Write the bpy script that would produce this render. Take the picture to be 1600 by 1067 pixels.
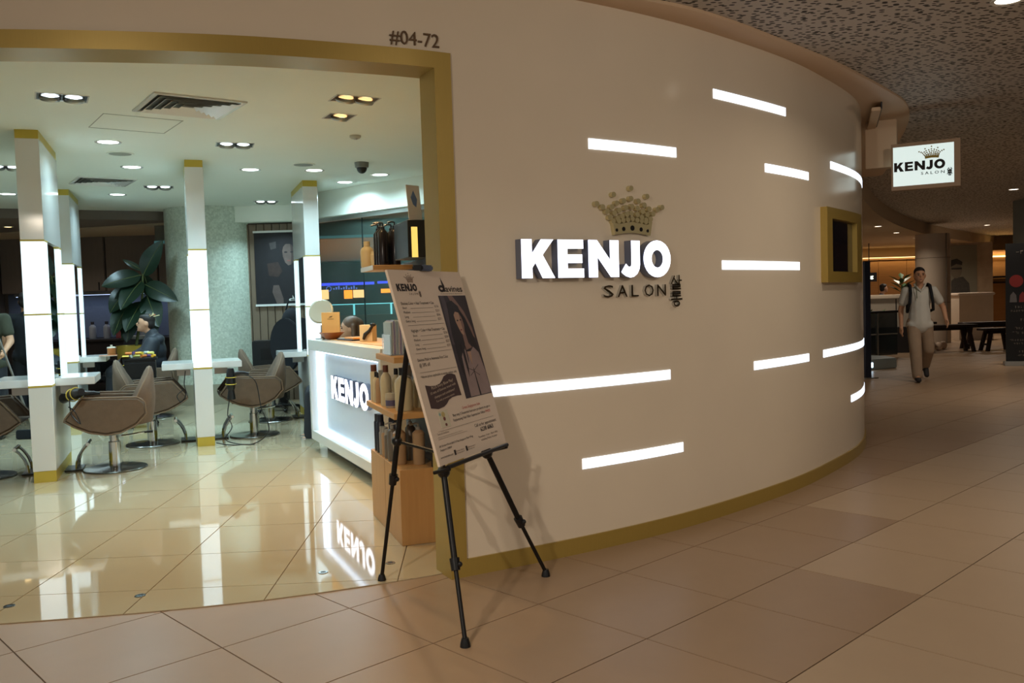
import bpy, bmesh, math, random
from mathutils import Vector, Matrix, noise
random.seed(7)
for o in list(bpy.data.objects): bpy.data.objects.remove(o)
SC = bpy.context.scene
COL = SC.collection
# ------------------------------------------------------------------ camera
CAM_H = 1.365
F_PX = 1370.0
PITCH = math.atan(63.5 / F_PX)
ROLL = 0.0305
cam_d = bpy.data.cameras.new('camera')
cam_d.sensor_width = 36.0
cam_d.lens = F_PX / 1600.0 * 36.0
cam_d.clip_end = 200
cam = bpy.data.objects.new('camera', cam_d)
COL.objects.link(cam)
fw = Vector((0, math.cos(PITCH), -math.sin(PITCH)))
r0 = Vector((1, 0, 0))
u0 = r0.cross(fw)
rt = math.cos(ROLL) * r0 - math.sin(ROLL) * u0
up = math.cos(ROLL) * u0 + math.sin(ROLL) * r0
m = Matrix((rt, up, -fw)).transposed().to_4x4()
m.translation = Vector((0, 0, CAM_H))
cam.matrix_world = m
SC.camera = cam
# ------------------------------------------------------------------ world and exposure
wd = bpy.data.worlds.new('world'); SC.world = wd
wd.use_nodes = True
bg = wd.node_tree.nodes['Background']
bg.inputs[0].default_value = (1.0, 0.92, 0.82, 1)
bg.inputs[1].default_value = 0.38
SC.view_settings.view_transform = 'Standard'
SC.view_settings.look = 'None'
SC.view_settings.gamma = 1.0
SC.view_settings.use_curve_mapping = False
SC.view_settings.exposure = 0.0
COOL = (0.58, 0.88, 1.0)
WARM = (1.0, 0.64, 0.30)
MALLW = (1.0, 0.87, 0.72)
P_SALON, P_SPOT, P_MALL = 15.0, 17.0, 30.0
# ------------------------------------------------------------------ materials
def lin(c):
    return tuple(((v / 255.0) / 12.92 if v <= 10 else (((v / 255.0) + 0.055) / 1.055) ** 2.4) for v in c) + (1.0,)
MATS = {}
def mat(name, col, rough=0.5, metal=0.0, var=0.06, scale=8.0, bump=0.0, bscale=60.0, coat=0.0, emit=None, estr=0.0, spec=0.5, trans=0.0, ior=1.45, alpha=1.0, stretch=None):
    if name in MATS: return MATS[name]
    M_ = bpy.data.materials.new(name); M_.use_nodes = True
    nt = M_.node_tree; b = nt.nodes['Principled BSDF']
    c = lin(col)
    tc = nt.nodes.new('ShaderNodeTexCoord'); src = tc.outputs['Object']
    if stretch:
        mp = nt.nodes.new('ShaderNodeMapping'); mp.inputs['Scale'].default_value = stretch
        nt.links.new(src, mp.inputs[0]); src = mp.outputs[0]
    ns = nt.nodes.new('ShaderNodeTexNoise'); ns.inputs['Scale'].default_value = scale; ns.inputs['Detail'].default_value = 4
    nt.links.new(src, ns.inputs['Vector'])
    mx = nt.nodes.new('ShaderNodeMix'); mx.data_type = 'RGBA'
    mx.inputs[6].default_value = tuple(v * (1 - var) for v in c[:3]) + (1,)
    mx.inputs[7].default_value = tuple(min(1, v * (1 + var)) for v in c[:3]) + (1,)
    nt.links.new(ns.outputs['Fac'], mx.inputs[0])
    nt.links.new(mx.outputs[2], b.inputs['Base Color'])
    b.inputs['Roughness'].default_value = rough
    b.inputs['Metallic'].default_value = metal
    b.inputs['Specular IOR Level'].default_value = spec
    b.inputs['Coat Weight'].default_value = coat
    b.inputs['Coat Roughness'].default_value = 0.04
    b.inputs['Transmission Weight'].default_value = trans
    b.inputs['IOR'].default_value = ior
    b.inputs['Alpha'].default_value = alpha
    if emit:
        b.inputs['Emission Color'].default_value = lin(emit); b.inputs['Emission Strength'].default_value = estr
    if bump:
        n2 = nt.nodes.new('ShaderNodeTexNoise'); n2.inputs['Scale'].default_value = bscale; n2.inputs['Detail'].default_value = 3
        nt.links.new(src, n2.inputs['Vector'])
        bp = nt.nodes.new('ShaderNodeBump'); bp.inputs['Strength'].default_value = bump; bp.inputs['Distance'].default_value = 0.01
        nt.links.new(n2.outputs['Fac'], bp.inputs['Height']); nt.links.new(bp.outputs[0], b.inputs['Normal'])
    MATS[name] = M_
    return M_
def wood(name, c1, c2, rough=0.45, stretch=(1, 1, 12), scale=6.0):
    if name in MATS: return MATS[name]
    M_ = mat(name, c1, rough, 0, 0.0, scale, stretch=stretch)
    nt = M_.node_tree
    mx = [n for n in nt.nodes if n.bl_idname == 'ShaderNodeMix'][0]
    mx.inputs[6].default_value = lin(c1); mx.inputs[7].default_value = lin(c2)
    ns = [n for n in nt.nodes if n.bl_idname == 'ShaderNodeTexNoise'][0]
    ns.inputs['Detail'].default_value = 8
    return M_
def perforated(name, col, hole):
    M_ = mat(name, col, 0.6, 0, 0.04, 2)
    nt = M_.node_tree; b = nt.nodes['Principled BSDF']
    tc = [n for n in nt.nodes if n.bl_idname == 'ShaderNodeTexCoord'][0]
    mx0 = [n for n in nt.nodes if n.bl_idname == 'ShaderNodeMix'][0]
    mp = nt.nodes.new('ShaderNodeMapping'); mp.inputs['Rotation'].default_value = (0, 0, 0.7); mp.inputs['Scale'].default_value = (1.0, 1.6, 1)
    nt.links.new(tc.outputs['Object'], mp.inputs[0])
    vo = nt.nodes.new('ShaderNodeTexVoronoi'); vo.inputs['Scale'].default_value = 19; vo.inputs['Randomness'].default_value = 0.75
    nt.links.new(mp.outputs[0], vo.inputs['Vector'])
    rp = nt.nodes.new('ShaderNodeMapRange'); rp.inputs[1].default_value = 0.31; rp.inputs[2].default_value = 0.37
    nt.links.new(vo.outputs['Distance'], rp.inputs[0])
    mx = nt.nodes.new('ShaderNodeMix'); mx.data_type = 'RGBA'
    mx.inputs[6].default_value = lin(hole); nt.links.new(rp.outputs[0], mx.inputs[0]); nt.links.new(mx0.outputs[2], mx.inputs[7])
    nt.links.new(mx.outputs[2], b.inputs['Base Color'])
    return M_
def mosaic(name, c1, c2):
    M_ = mat(name, c1, 0.35, 0, 0.05, 4)
    nt = M_.node_tree; b = nt.nodes['Principled BSDF']
    tc = [n for n in nt.nodes if n.bl_idname == 'ShaderNodeTexCoord'][0]
    vo = nt.nodes.new('ShaderNodeTexVoronoi'); vo.inputs['Scale'].default_value = 42; vo.inputs['Randomness'].default_value = 0.5
    nt.links.new(tc.outputs['Object'], vo.inputs['Vector'])
    sp = nt.nodes.new('ShaderNodeSeparateColor'); nt.links.new(vo.outputs['Color'], sp.inputs[0])
    mx = nt.nodes.new('ShaderNodeMix'); mx.data_type = 'RGBA'
    mx.inputs[6].default_value = lin(c1); mx.inputs[7].default_value = lin(c2)
    nt.links.new(sp.outputs[0], mx.inputs[0]); nt.links.new(mx.outputs[2], b.inputs['Base Color'])
    return M_
CREAM = mat('cream_laminate', (226, 212, 190), 0.16, 0, 0.03, 3, spec=0.55)
GOLD = mat('brushed_gold', (172, 146, 74), 0.36, 0.3, 0.08, 14, stretch=(40, 40, 1))
GOLDF = mat('gold_film', (200, 176, 72), 0.4, 0.3, 0.05, 9)
WHITE = mat('white_gloss', (222, 222, 218), 0.12, 0, 0.02, 3, spec=0.5)
CEILW = mat('ceiling_paint', (226, 230, 218), 0.85, 0, 0.03, 2)
GLOW = mat('glow_panel', (235, 240, 240), 0.2, 0, 0.01, 2, emit=(214, 236, 246), estr=1.0)
STRIPM = mat('light_strip', (235, 240, 245), 0.2, 0, 0.01, 2, emit=(226, 238, 255), estr=1.7)
LETTER = mat('lit_letter_face', (245, 245, 250), 0.3, 0, 0.01, 2, emit=(236, 240, 255), estr=2.6)
LETSIDE = mat('letter_return', (120, 128, 150), 0.3, 0.4, 0.04, 8)
MIRROR = mat('mirror_glass', (205, 212, 208), 0.02, 1.0, 0.01, 2)
CHROME = mat('chrome', (200, 202, 202), 0.1, 1.0, 0.03, 10)
STEEL = mat('brushed_steel', (165, 165, 160), 0.3, 0.9, 0.06, 14)
VELVET = mat('brown_velvet', (100, 82, 66), 0.85, 0, 0.22, 16, bump=0.25, bscale=180)
PIPING = mat('velvet_piping', (118, 98, 78), 0.8, 0, 0.1, 20)
BLACKP = mat('black_plastic', (22, 22, 24), 0.35, 0, 0.08, 12)
BLACKM = mat('black_metal', (24, 22, 22), 0.42, 0.3, 0.08, 12)
BLACKF = mat('black_fabric', (26, 28, 33), 0.9, 0, 0.15, 20, bump=0.2, bscale=120)
GREYF = mat('grey_fabric', (92, 90, 88), 0.9, 0, 0.1, 20)
TILEM = mat('mall_tile_tan', (158, 132, 106), 0.34, 0, 0.06, 5, spec=0.4)
TILEL = mat('mall_tile_beige', (176, 152, 124), 0.38, 0, 0.05, 5, spec=0.4)
TILES = mat('salon_tile', (186, 172, 142), 0.045, 0, 0.03, 3, spec=0.75, coat=0.4)
GROUT = mat('grout', (92, 76, 60), 0.9, 0, 0.1, 20)
GROUTS = mat('salon_grout', (120, 102, 74), 0.8, 0, 0.1, 20)
PERF = perforated('perforated_ceiling', (198, 190, 180), (34, 30, 26))
MALLC = mat('mall_ceiling_paint', (196, 176, 148), 0.8, 0, 0.03, 2)
SOFFIT = mat('soffit_paint', (214, 186, 154), 0.5, 0, 0.03, 2)
MOSAIC = mosaic('mosaic_tiles', (182, 190, 174), (208, 215, 200))
STONE = mat('stone_base', (150, 144, 124), 0.6, 0, 0.12, 9)
OAK = wood('oak_veneer', (196, 152, 98), (172, 126, 74), 0.45, (9, 9, 0.6), 4)
OAKH = wood('oak_horizontal', (198, 156, 100), (176, 130, 78), 0.45, (0.6, 0.6, 14), 4)
DARKW = wood('dark_wood', (46, 30, 22), (30, 19, 14), 0.4, (1, 1, 10), 4)
CAB = wood('taupe_cabinet', (128, 116, 108), (114, 102, 94), 0.4, (6, 6, 1), 3)
LEAF = mat('rubber_leaf', (24, 42, 28), 0.3, 0, 0.25, 5, spec=0.5)
STEM = mat('plant_stem', (86, 92, 50), 0.7, 0, 0.2, 12)
PAPER = mat('print_paper', (226, 208, 188), 0.6, 0, 0.02, 3)
INK = mat('print_ink', (44, 36, 36), 0.7, 0, 0.04, 9)
INKG = mat('print_ink_grey', (112, 98, 88), 0.7, 0, 0.04, 9)
INKR = mat('print_ink_red', (196, 92, 84), 0.7, 0, 0.04, 9)
INKB = mat('print_ink_brown', (74, 56, 54), 0.7, 0, 0.05, 9)
SKIN = mat('skin', (196, 148, 116), 0.55, 0, 0.06, 8)
HAIRB = mat('dark_hair', (34, 28, 26), 0.6, 0, 0.2, 40, stretch=(1, 1, 0.2))
HAIRR = mat('brown_hair', (104, 80, 62), 0.5, 0, 0.25, 40, stretch=(1, 1, 0.1))
GLASS = mat('partition_glass', (120, 150, 140), 0.02, 0, 0.0, 2, trans=0.0, alpha=0.10, spec=0.5)
ACRYL = mat('clear_acrylic', (210, 222, 226), 0.08, 0, 0.02, 4, alpha=0.35)
# ------------------------------------------------------------------ mesh helpers
class MB:
    def __init__(s): s.v = []; s.f = []
    def add(s, vs, fs, M=None):
        k = len(s.v)
        s.v += [tuple(M @ Vector(p)) if M else tuple(p) for p in vs]
        s.f += [tuple(i + k for i in q) for q in fs]
        return s
    def box(s, x0, x1, y0, y1, z0, z1, M=None):
        vs = [(x, y, z) for z in (z0, z1) for (x, y) in ((x0, y0), (x1, y0), (x1, y1), (x0, y1))]
        return s.add(vs, [(3, 2, 1, 0), (4, 5, 6, 7), (0, 1, 5, 4), (1, 2, 6, 5), (2, 3, 7, 6), (3, 0, 4, 7)], M)
    def prism(s, poly, z0, z1, M=None):
        n = len(poly)
        vs = [(x, y, z0) for x, y in poly] + [(x, y, z1) for x, y in poly]
        fs = [tuple(range(n - 1, -1, -1)), tuple(range(n, 2 * n))] + [(i, (i + 1) % n, n + (i + 1) % n, n + i) for i in range(n)]
        return s.add(vs, fs, M)
    def prismxz(s, poly, y0, y1, M=None):
        n = len(poly)
        vs = [(x, y0, z) for x, z in poly] + [(x, y1, z) for x, z in poly]
        fs = [tuple(range(n)), tuple(range(2 * n - 1, n - 1, -1))] + [(i, (i + 1) % n, n + (i + 1) % n, n + i) for i in range(n)]
        return s.add(vs, fs, M)
    def ring(s, outer, inner, y0, y1, M=None):
        n = len(outer)
        vs = [(x, y0, z) for x, z in outer] + [(x, y0, z) for x, z in inner] + [(x, y1, z) for x, z in outer] + [(x, y1, z) for x, z in inner]
        fs = []
        for i in range(n):
            j = (i + 1) % n
            fs += [(i, j, n + j, n + i), (2 * n + i, 3 * n + i, 3 * n + j, 2 * n + j), (i, 2 * n + i, 2 * n + j, j), (n + i, n + j, 3 * n + j, 3 * n + i)]
        return s.add(vs, fs, M)
    def lathe(s, prof, n=16, c=(0, 0, 0), M=None, cap=True):
        vs = []; fs = []
        for r, z in prof:
            for k in range(n):
                a = 2 * math.pi * k / n
                vs.append((c[0] + r * math.cos(a), c[1] + r * math.sin(a), c[2] + z))
        for i in range(len(prof) - 1):
            for k in range(n):
                a, b = i * n + k, i * n + (k + 1) % n
                fs.append((a, b, b + n, a + n))
        if cap:
            fs.append(tuple(range(n - 1, -1, -1))); fs.append(tuple(range((len(prof) - 1) * n, len(prof) * n)))
        return s.add(vs, fs, M)
    def tube(s, pts, r, n=8, M=None):
        pts = [Vector(p) for p in pts]
        rs = r if isinstance(r, (list, tuple)) else [r] * len(pts)
        vs = []; fs = []; prev = None
        for i, p in enumerate(pts):
            t = (pts[min(i + 1, len(pts) - 1)] - pts[max(i - 1, 0)]).normalized()
            if prev is None:
                a = t.cross(Vector((0, 0, 1)) if abs(t.z) < .9 else Vector((1, 0, 0))).normalized()
            else:
                a = (prev - t * prev.dot(t)).normalized()
            prev = a; b = t.cross(a)
            for k in range(n):
                w = 2 * math.pi * k / n
                vs.append(tuple(p + (a * math.cos(w) + b * math.sin(w)) * rs[i]))
        for i in range(len(pts) - 1):
            for k in range(n):
                q, w = i * n + k, i * n + (k + 1) % n
                fs.append((q, w, w + n, q + n))
        fs.append(tuple(range(n - 1, -1, -1))); fs.append(tuple(range((len(pts) - 1) * n, len(pts) * n)))
        return s.add(vs, fs, M)
    def ball(s, c, r, n=12, m=8, M=None, R=None):
        r = r if isinstance(r, (tuple, list)) else (r, r, r)
        vs = [];  fs = []
        for i in range(1, m):
            t = math.pi * i / m
            for k in range(n):
                a = 2 * math.pi * k / n
                p = Vector((r[0] * math.sin(t) * math.cos(a), r[1] * math.sin(t) * math.sin(a), r[2] * math.cos(t)))
                if R: p = R @ p
                vs.append((p.x + c[0], p.y + c[1], p.z + c[2]))
        top = Vector((0, 0, r[2])); bot = -top
        if R: top = R @ top; bot = R @ bot
        vs += [tuple(Vector(c) + top), tuple(Vector(c) + bot)]
        for i in range(m - 2):
            for k in range(n):
                fs.append((i * n + k, (i + 1) * n + k, (i + 1) * n + (k + 1) % n, i * n + (k + 1) % n))
        T = (m - 1) * n
        for k in range(n):
            fs.append((T, k, (k + 1) % n)); fs.append((T + 1, (m - 2) * n + (k + 1) % n, (m - 2) * n + k))
        return s.add(vs, fs, M)
    def mesh(s, name, bevel=0.0, seg=2, smooth=40):
        me = bpy.data.meshes.new(name); me.from_pydata(s.v, [], s.f); me.update()
        bm = bmesh.new(); bm.from_mesh(me)
        bmesh.ops.recalc_face_normals(bm, faces=bm.faces)
        if bevel:
            es = [e for e in bm.edges if len(e.link_faces) == 2 and e.calc_face_angle(0) > 0.6]
            bmesh.ops.bevel(bm, geom=es, offset=bevel, segments=seg, affect='EDGES', clamp_overlap=True)
        bm.to_mesh(me); bm.free()
        if smooth:
            for p in me.polygons: p.use_smooth = True
            me.set_sharp_from_angle(angle=math.radians(smooth))
        return me
def obj(name, mb, material, parent=None, loc=None, rot=None, bevel=0.0, seg=2, smooth=40):
    me = mb.mesh(name, bevel, seg, smooth) if isinstance(mb, MB) else mb
    o = bpy.data.objects.new(name, me); COL.objects.link(o)
    if material is not None:
        if not me.materials: me.materials.append(material)
        elif me.materials[0] is not material: me.materials.clear(); me.materials.append(material)
    if parent is not None: o.parent = parent
    if loc is not None: o.location = loc
    if rot is not None: o.rotation_euler = rot
    return o
def tag(o, label, cat, group=None, kind=None):
    o['label'] = label; o['category'] = cat
    if group: o['group'] = group
    if kind: o['kind'] = kind
    return o
def thing(name, label, cat, loc=(0, 0, 0), rotz=0.0, group=None, M=None):
    o = bpy.data.objects.new(name, None); COL.objects.link(o); o.empty_display_size = 0.1
    if M is not None: o.matrix_world = M
    else: o.location = loc; o.rotation_euler = (0, 0, rotz)
    return tag(o, label, cat, group)
def struct(name, mb, material, parent=None, **k):
    o = obj(name, mb, material, parent, **k)
    if parent is None: o['kind'] = 'structure'
    return o
def dup(root, loc, rotz, label, group=None):
    r = root.copy(); COL.objects.link(r); r.location = loc; r.rotation_euler = (0, 0, rotz); r['label'] = label
    if group: r['group'] = group
    for ch in list(root.children):
        c = ch.copy(); COL.objects.link(c); c.parent = r
        for g in list(ch.children):
            d = g.copy(); COL.objects.link(d); d.parent = c
    return r
def frame(px, pz, ox, oy, rz):
    return Matrix.Translation((ox, oy, pz)) @ Matrix.Rotation(rz, 4, 'Z')
def text_mesh(s, h, width=None, bold=0.0, extrude=0.0, res=2, center=False):
    cu = bpy.data.curves.new('lettering', 'FONT'); cu.body = s; cu.size = 1.0; cu.offset = bold; cu.extrude = 0.0; cu.resolution_u = res
    ob = bpy.data.objects.new('lettering', cu)
    me = bpy.data.meshes.new_from_object(ob)
    bpy.data.objects.remove(ob); bpy.data.curves.remove(cu)
    xs = [v.co.x for v in me.vertices]
    x0, x1 = min(xs), max(xs)
    sz = h / 0.70
    sx = sz if width is None else width / max(1e-6, (x1 - x0))
    for v in me.vertices:
        x = (v.co.x - x0) * sx
        if center: x -= (x1 - x0) * sx / 2
        v.co = (x, 0.0, v.co.y * sz)
    if extrude:
        bm = bmesh.new(); bm.from_mesh(me)
        r = bmesh.ops.extrude_face_region(bm, geom=list(bm.faces))
        for g in r['geom']:
            if isinstance(g, bmesh.types.BMVert): g.co.y -= extrude
        bmesh.ops.recalc_face_normals(bm, faces=bm.faces)
        bm.to_mesh(me); bm.free()
    return me
def mesh_at(me, M):
    me.transform(M); return me
def area_lamp(name, loc, power, col, size, parent=None, rot=(0, 0, 0), spread=math.radians(150)):
    l = bpy.data.lights.new(name, 'AREA'); l.shape = 'DISK'; l.size = size; l.energy = power; l.color = col; l.spread = spread
    o = bpy.data.objects.new(name, l); COL.objects.link(o); o.location = loc; o.rotation_euler = rot
    if parent is not None: o.parent = parent
    return o
def blob(name, parts, material, parent=None, voxel=0.02, smooth=5, loc=None, rot=None):
    mb = MB()
    for p in parts:
        if p[0] == 'e': mb.ball(p[1], p[2], 14, 10, R=p[3] if len(p) > 3 else None)
        else:
            a, ra, b, rb = Vector(p[1]), p[2], Vector(p[3]), p[4]
            mb.ball(a, ra, 12, 8); mb.ball(b, rb, 12, 8); mb.tube([a, b], [ra, rb], 12)
    me = mb.mesh(name + '_raw', smooth=0)
    t = bpy.data.objects.new('temporary', me); COL.objects.link(t)
    rm = t.modifiers.new('r', 'REMESH'); rm.mode = 'VOXEL'; rm.voxel_size = voxel
    if smooth:
        sm = t.modifiers.new('s', 'SMOOTH'); sm.iterations = smooth; sm.factor = 0.5
    dg = bpy.context.evaluated_depsgraph_get()
    out = bpy.data.meshes.new_from_object(t.evaluated_get(dg))
    bpy.data.objects.remove(t); bpy.data.meshes.remove(me)
    for p in out.polygons: p.use_smooth = True
    return obj(name, out, material, parent, loc=loc, rot=rot)
# ------------------------------------------------------------------ the shopfront's plan curve
WPTS = [(-4.2, 3.66), (-3.4, 3.66), (-2.7, 3.69), (-2.119, 3.759), (-1.614, 3.84), (-1.1, 3.966), (-.56, 4.171), (-.262, 4.32), (.28, 4.626), (.788, 4.965), (1.255, 5.35),
        (1.90, 5.98), (2.39, 6.58), (2.84, 7.22), (3.14, 7.82), (3.33, 8.4), (3.42, 9.0), (3.45, 9.8)]
def catmull(P, n=12):
    P = [Vector(p) for p in P]; out = []
    for i in range(1, len(P) - 2):
        a, b, c, d = P[i - 1:i + 3]
        for k in range(n):
            t = k / n
            out.append(.5 * ((2 * b) + (-a + c) * t + (2 * a - 5 * b + 4 * c - d) * t * t + (-a + 3 * b - 3 * c + d) * t ** 3))
    out.append(P[-2]); return out
CUR = catmull(WPTS)
SL = [0.0]
for i in range(1, len(CUR)): SL.append(SL[-1] + (CUR[i] - CUR[i - 1]).length)
_k = min(range(len(CUR)), key=lambda i: (CUR[i] - Vector((-.262, 4.32))).length)
SL = [s - SL[_k] for s in SL]
SMIN, SMAX = SL[0], SL[-1]
def cpt(s):
    s = max(SMIN, min(SMAX, s))
    for i in range(len(SL) - 1):
        if SL[i + 1] >= s:
            t = (s - SL[i]) / (SL[i + 1] - SL[i]); return CUR[i].lerp(CUR[i + 1], t)
    return CUR[-1]
def ctan(s): return (cpt(s + .04) - cpt(s - .04)).normalized()
def cnor(s): t = ctan(s); return Vector((t.y, -t.x))
def wall_mat(s, z, off=0.0):
    p = cpt(s) + cnor(s) * off; t = ctan(s); n = cnor(s)
    M_ = Matrix(((t.x, -n.x, 0, p.x), (t.y, -n.y, 0, p.y), (0, 0, 1, z), (0, 0, 0, 1)))
    return M_
def curved(mb, s0, s1, o0, o1, z0, z1, n):
    vs = []; fs = []
    for i in range(n + 1):
        s = s0 + (s1 - s0) * i / n; p = cpt(s); q = cnor(s)
        for o, z in ((o1, z0), (o1, z1), (o0, z1), (o0, z0)):
            w = p + q * o; vs.append((w.x, w.y, z))
    for i in range(n):
        for k in range(4):
            fs.append((4 * i + k, 4 * i + (k + 1) % 4, 4 * i + 4 + (k + 1) % 4, 4 * i + 4 + k))
    fs += [(0, 3, 2, 1), (4 * n, 4 * n + 1, 4 * n + 2, 4 * n + 3)]
    return mb.add(vs, fs)
def clip(poly, a, b):          # keep the part left of a->b
    out = []
    for i in range(len(poly)):
        p, q = poly[i], poly[(i + 1) % len(poly)]
        dp = (b[0] - a[0]) * (p[1] - a[1]) - (b[1] - a[1]) * (p[0] - a[0]); dq = (b[0] - a[0]) * (q[1] - a[1]) - (b[1] - a[1]) * (q[0] - a[0])
        if dp >= 0: out.append(p)
        if dp * dq < 0:
            t = dp / (dp - dq); out.append((p[0] + (q[0] - p[0]) * t, p[1] + (q[1] - p[1]) * t))
    return out
# ================================================================== the setting
# ---- mall floor: square tiles laid at 45 degrees, two tones
fl = struct('floor', MB().box(-9, 24, -6, 36, -0.10, -0.004), GROUT)
ANG = math.radians(43.6); TS = 0.605
e1 = Vector((math.cos(ANG), math.sin(ANG))) * TS; e2 = Vector((math.sin(ANG), -math.cos(ANG))) * TS; P0 = Vector((0.501, 3.445))
g = 0.003
tile_me = {}
for nm, mm in (('tan', TILEM), ('beige', TILEL)):
    q = MB()
    a = e1.normalized() * g; b = e2.normalized() * g
    q.prism([tuple(a + b), tuple(e1 - a + b), tuple(e1 + e2 - a - b), tuple(e2 + a - b)], -0.02, 0.0)
    me = q.mesh('tile', smooth=0); me.materials.append(mm); tile_me[nm] = me
far = {'tan': MB(), 'beige': MB()}
cells = []
for i in range(-24, 62):
    for j in range(-34, 34):
        c = P0 + e1 * (i + .5) + e2 * (j + .5)
        if not (-5 < c.x < 22 and 1.0 < c.y < 34): continue
        if c.y < 8.6 and c.x < 3.6:
            k = min(range(len(CUR)), key=lambda n: (CUR[n] - c).length)
            if (c - CUR[k]).dot(cnor(SL[k])) < -0.75: continue
        elif c.x < 2.6 and c.y < 13.6: continue
        light = (j >= 1) if i < 2 else ((j >= 0) if i < 4 else (j >= -1))
        u = (c.x / c.y if c.y > 0.1 else 0)
        vis = c.y > 1.9 and -0.62 < u < 0.62 and (c.x > 2.6 or c.y < 9)
        cells.append(((c).length, i, j, 'beige' if light else 'tan', vis))
cells.sort()
cnt = 0
for d, i, j, nm, vis in cells:
    o = P0 + e1 * i + e2 * j
    if vis and cnt < 290:
        t = bpy.data.objects.new('tile', tile_me[nm]); COL.objects.link(t); t.parent = fl; t.location = (o.x, o.y, 0); cnt += 1
    else:
        a = e1.normalized() * g; b = e2.normalized() * g
        far[nm].prism([tuple(o + a + b), tuple(o + e1 - a + b), tuple(o + e1 + e2 - a - b), tuple(o + e2 + a - b)], -0.02, 0.0)
for nm, mm in (('tan', TILEM), ('beige', TILEL)):
    t = obj('far_tiles', far[nm], mm, fl, smooth=0); t['kind'] = 'stuff'
# ---- salon floor: polished tiles clipped to the curved threshold
TH = [cpt(s) - cnor(s) * 0.10 for s in [SMIN + (5.2 - SMIN) * k / 30 for k in range(31)]]
def salon_clip(poly):
    for a, b in zip(TH[:-1], TH[1:]):
        poly = clip(poly, a, b)
        if len(poly) < 3: return None
    return poly
base = [(-9.2, 3.0), (4.0, 3.0), (4.0, 9.11), (0.60, 9.11), (-2.66, 11.78), (-3.05, 13.1), (-4.4, 16.2), (-9.2, 16.2)]
sf = struct('floor_salon', MB().prism(salon_clip(base), -0.0005, 0.0015), GROUTS)
ra = math.radians(2.6); f1 = Vector((math.cos(ra), math.sin(ra))) * 0.605; f2 = Vector((-math.sin(ra), math.cos(ra))) * 0.605; Q0 = Vector((-1.205, 4.265))
rest = MB(); cnt = 0
tl = []
for i in range(-16, 9):
    for j in range(-3, 21):
        o = Q0 + f1 * i + f2 * j
        tl.append(((o).length, i, j))
tl.sort()
full = MB().prism([tuple(Vector((g, g))), (0.605 - g, g), (0.605 - g, 0.605 - g), (g, 0.605 - g)], 0.001, 0.005).mesh('tile', smooth=0)
full.materials.append(TILES)
for d, i, j in tl:
    o = Q0 + f1 * i + f2 * j
    loc = [(g, g), (0.605 - g, g), (0.605 - g, 0.605 - g), (g, 0.605 - g)]
    ux, uy = f1.normalized(), f2.normalized()
    w = [tuple(o + ux * x + uy * y) for x, y in loc]
    c = o + f1 * .5 + f2 * .5
    if not (-9 < c.x < 2.6 and c.y < 16) or (c.x + 2.66) * .634 + (c.y - 11.78) * .773 > .25 or c.y > 9.1 and c.x > .6: continue
    cp = salon_clip(w)
    if not cp or len(cp) < 3: continue
    cut = len(cp) != 4 or any((Vector(p) - Vector(q)).length > 1e-4 for p, q in zip(sorted(cp), sorted(w)))
    vis = -0.62 < c.x / c.y < -0.04
    if vis and cnt < 280:
        if cut: t = obj('tile', MB().prism(cp, 0.001, 0.005), TILES, sf, smooth=0)
        else:
            t = bpy.data.objects.new('tile', full); COL.objects.link(t); t.parent = sf; t.location = (o.x, o.y, 0); t.rotation_euler = (0, 0, ra)
        cnt += 1
    else: rest.prism(cp, 0.001, 0.005)
t = obj('far_tiles', rest, TILES, sf, smooth=0); t['kind'] = 'stuff'
# ---- curved shopfront wall with the header over the opening
WT = 2.935; ZH = 2.572
q = MB(); curved(q, 0.0, 5.75, -0.12, 0.0, 0.0, WT, 90); curved(q, SMIN, 0.0, -0.12, 0.0, ZH, WT + 0.25, 40)
struct('wall_front', q, CREAM, smooth=30)
q = MB(); curved(q, 0.0, 5.75, 0.0, 0.012, 0.0, 0.088, 90); struct('baseboard_front', q, GOLD, smooth=30)
# gold frame of the opening: face strip and deep reveal
q = MB(); curved(q, SMIN, 0.0, -0.20, 0.012, ZH - 0.078, ZH, 44)
tr = struct('trim_1', q, GOLD, smooth=30)
q = MB(); curved(q, -0.088, 0.0, -0.17, 0.012, 0.0, ZH - 0.078, 4)
obj('jamb', q, GOLD, tr, smooth=30)
# salon ceiling and the inner lining of the wall above the opening
def clip_curve(poly, off):
    T = [cpt(s) - cnor(s) * off for s in [SMIN + (5.2 - SMIN) * k / 30 for k in range(31)]]
    for a, b in zip(T[:-1], T[1:]): poly = clip(poly, a, b)
    return poly
ZC = 2.85
struct('ceiling_salon', MB().prism(clip_curve([(-9.2, 3.0), (4.0, 3.0), (4.0, 9.11), (0.60, 9.11), (-2.66, 11.78), (-3.05, 13.1), (-4.4, 16.2), (-9.2, 16.2)], 0.13), ZC + 0.0, ZC + 0.06), CEILW, smooth=0)
# darker lower ceiling of the wash area at the back
struct('ceiling_wash_area', MB().prism([(-9.2, 11.6), (-7.0, 12.15), (-5.2, 13.1), (-4.3, 13.9), (-4.3, 16.1), (-9.2, 16.1)], 2.72, ZC), mat('taupe_paint', (120, 108, 98), 0.8), smooth=0)
# salon boundary walls
struct('wall_left', MB().box(-9.3, -9.2, 3.66, 16.2, 0, ZC), CAB, smooth=0)
struct('wall_back', MB().box(-9.2, -4.45, 16.0, 16.1, 0, ZC), CAB, smooth=0)
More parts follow.
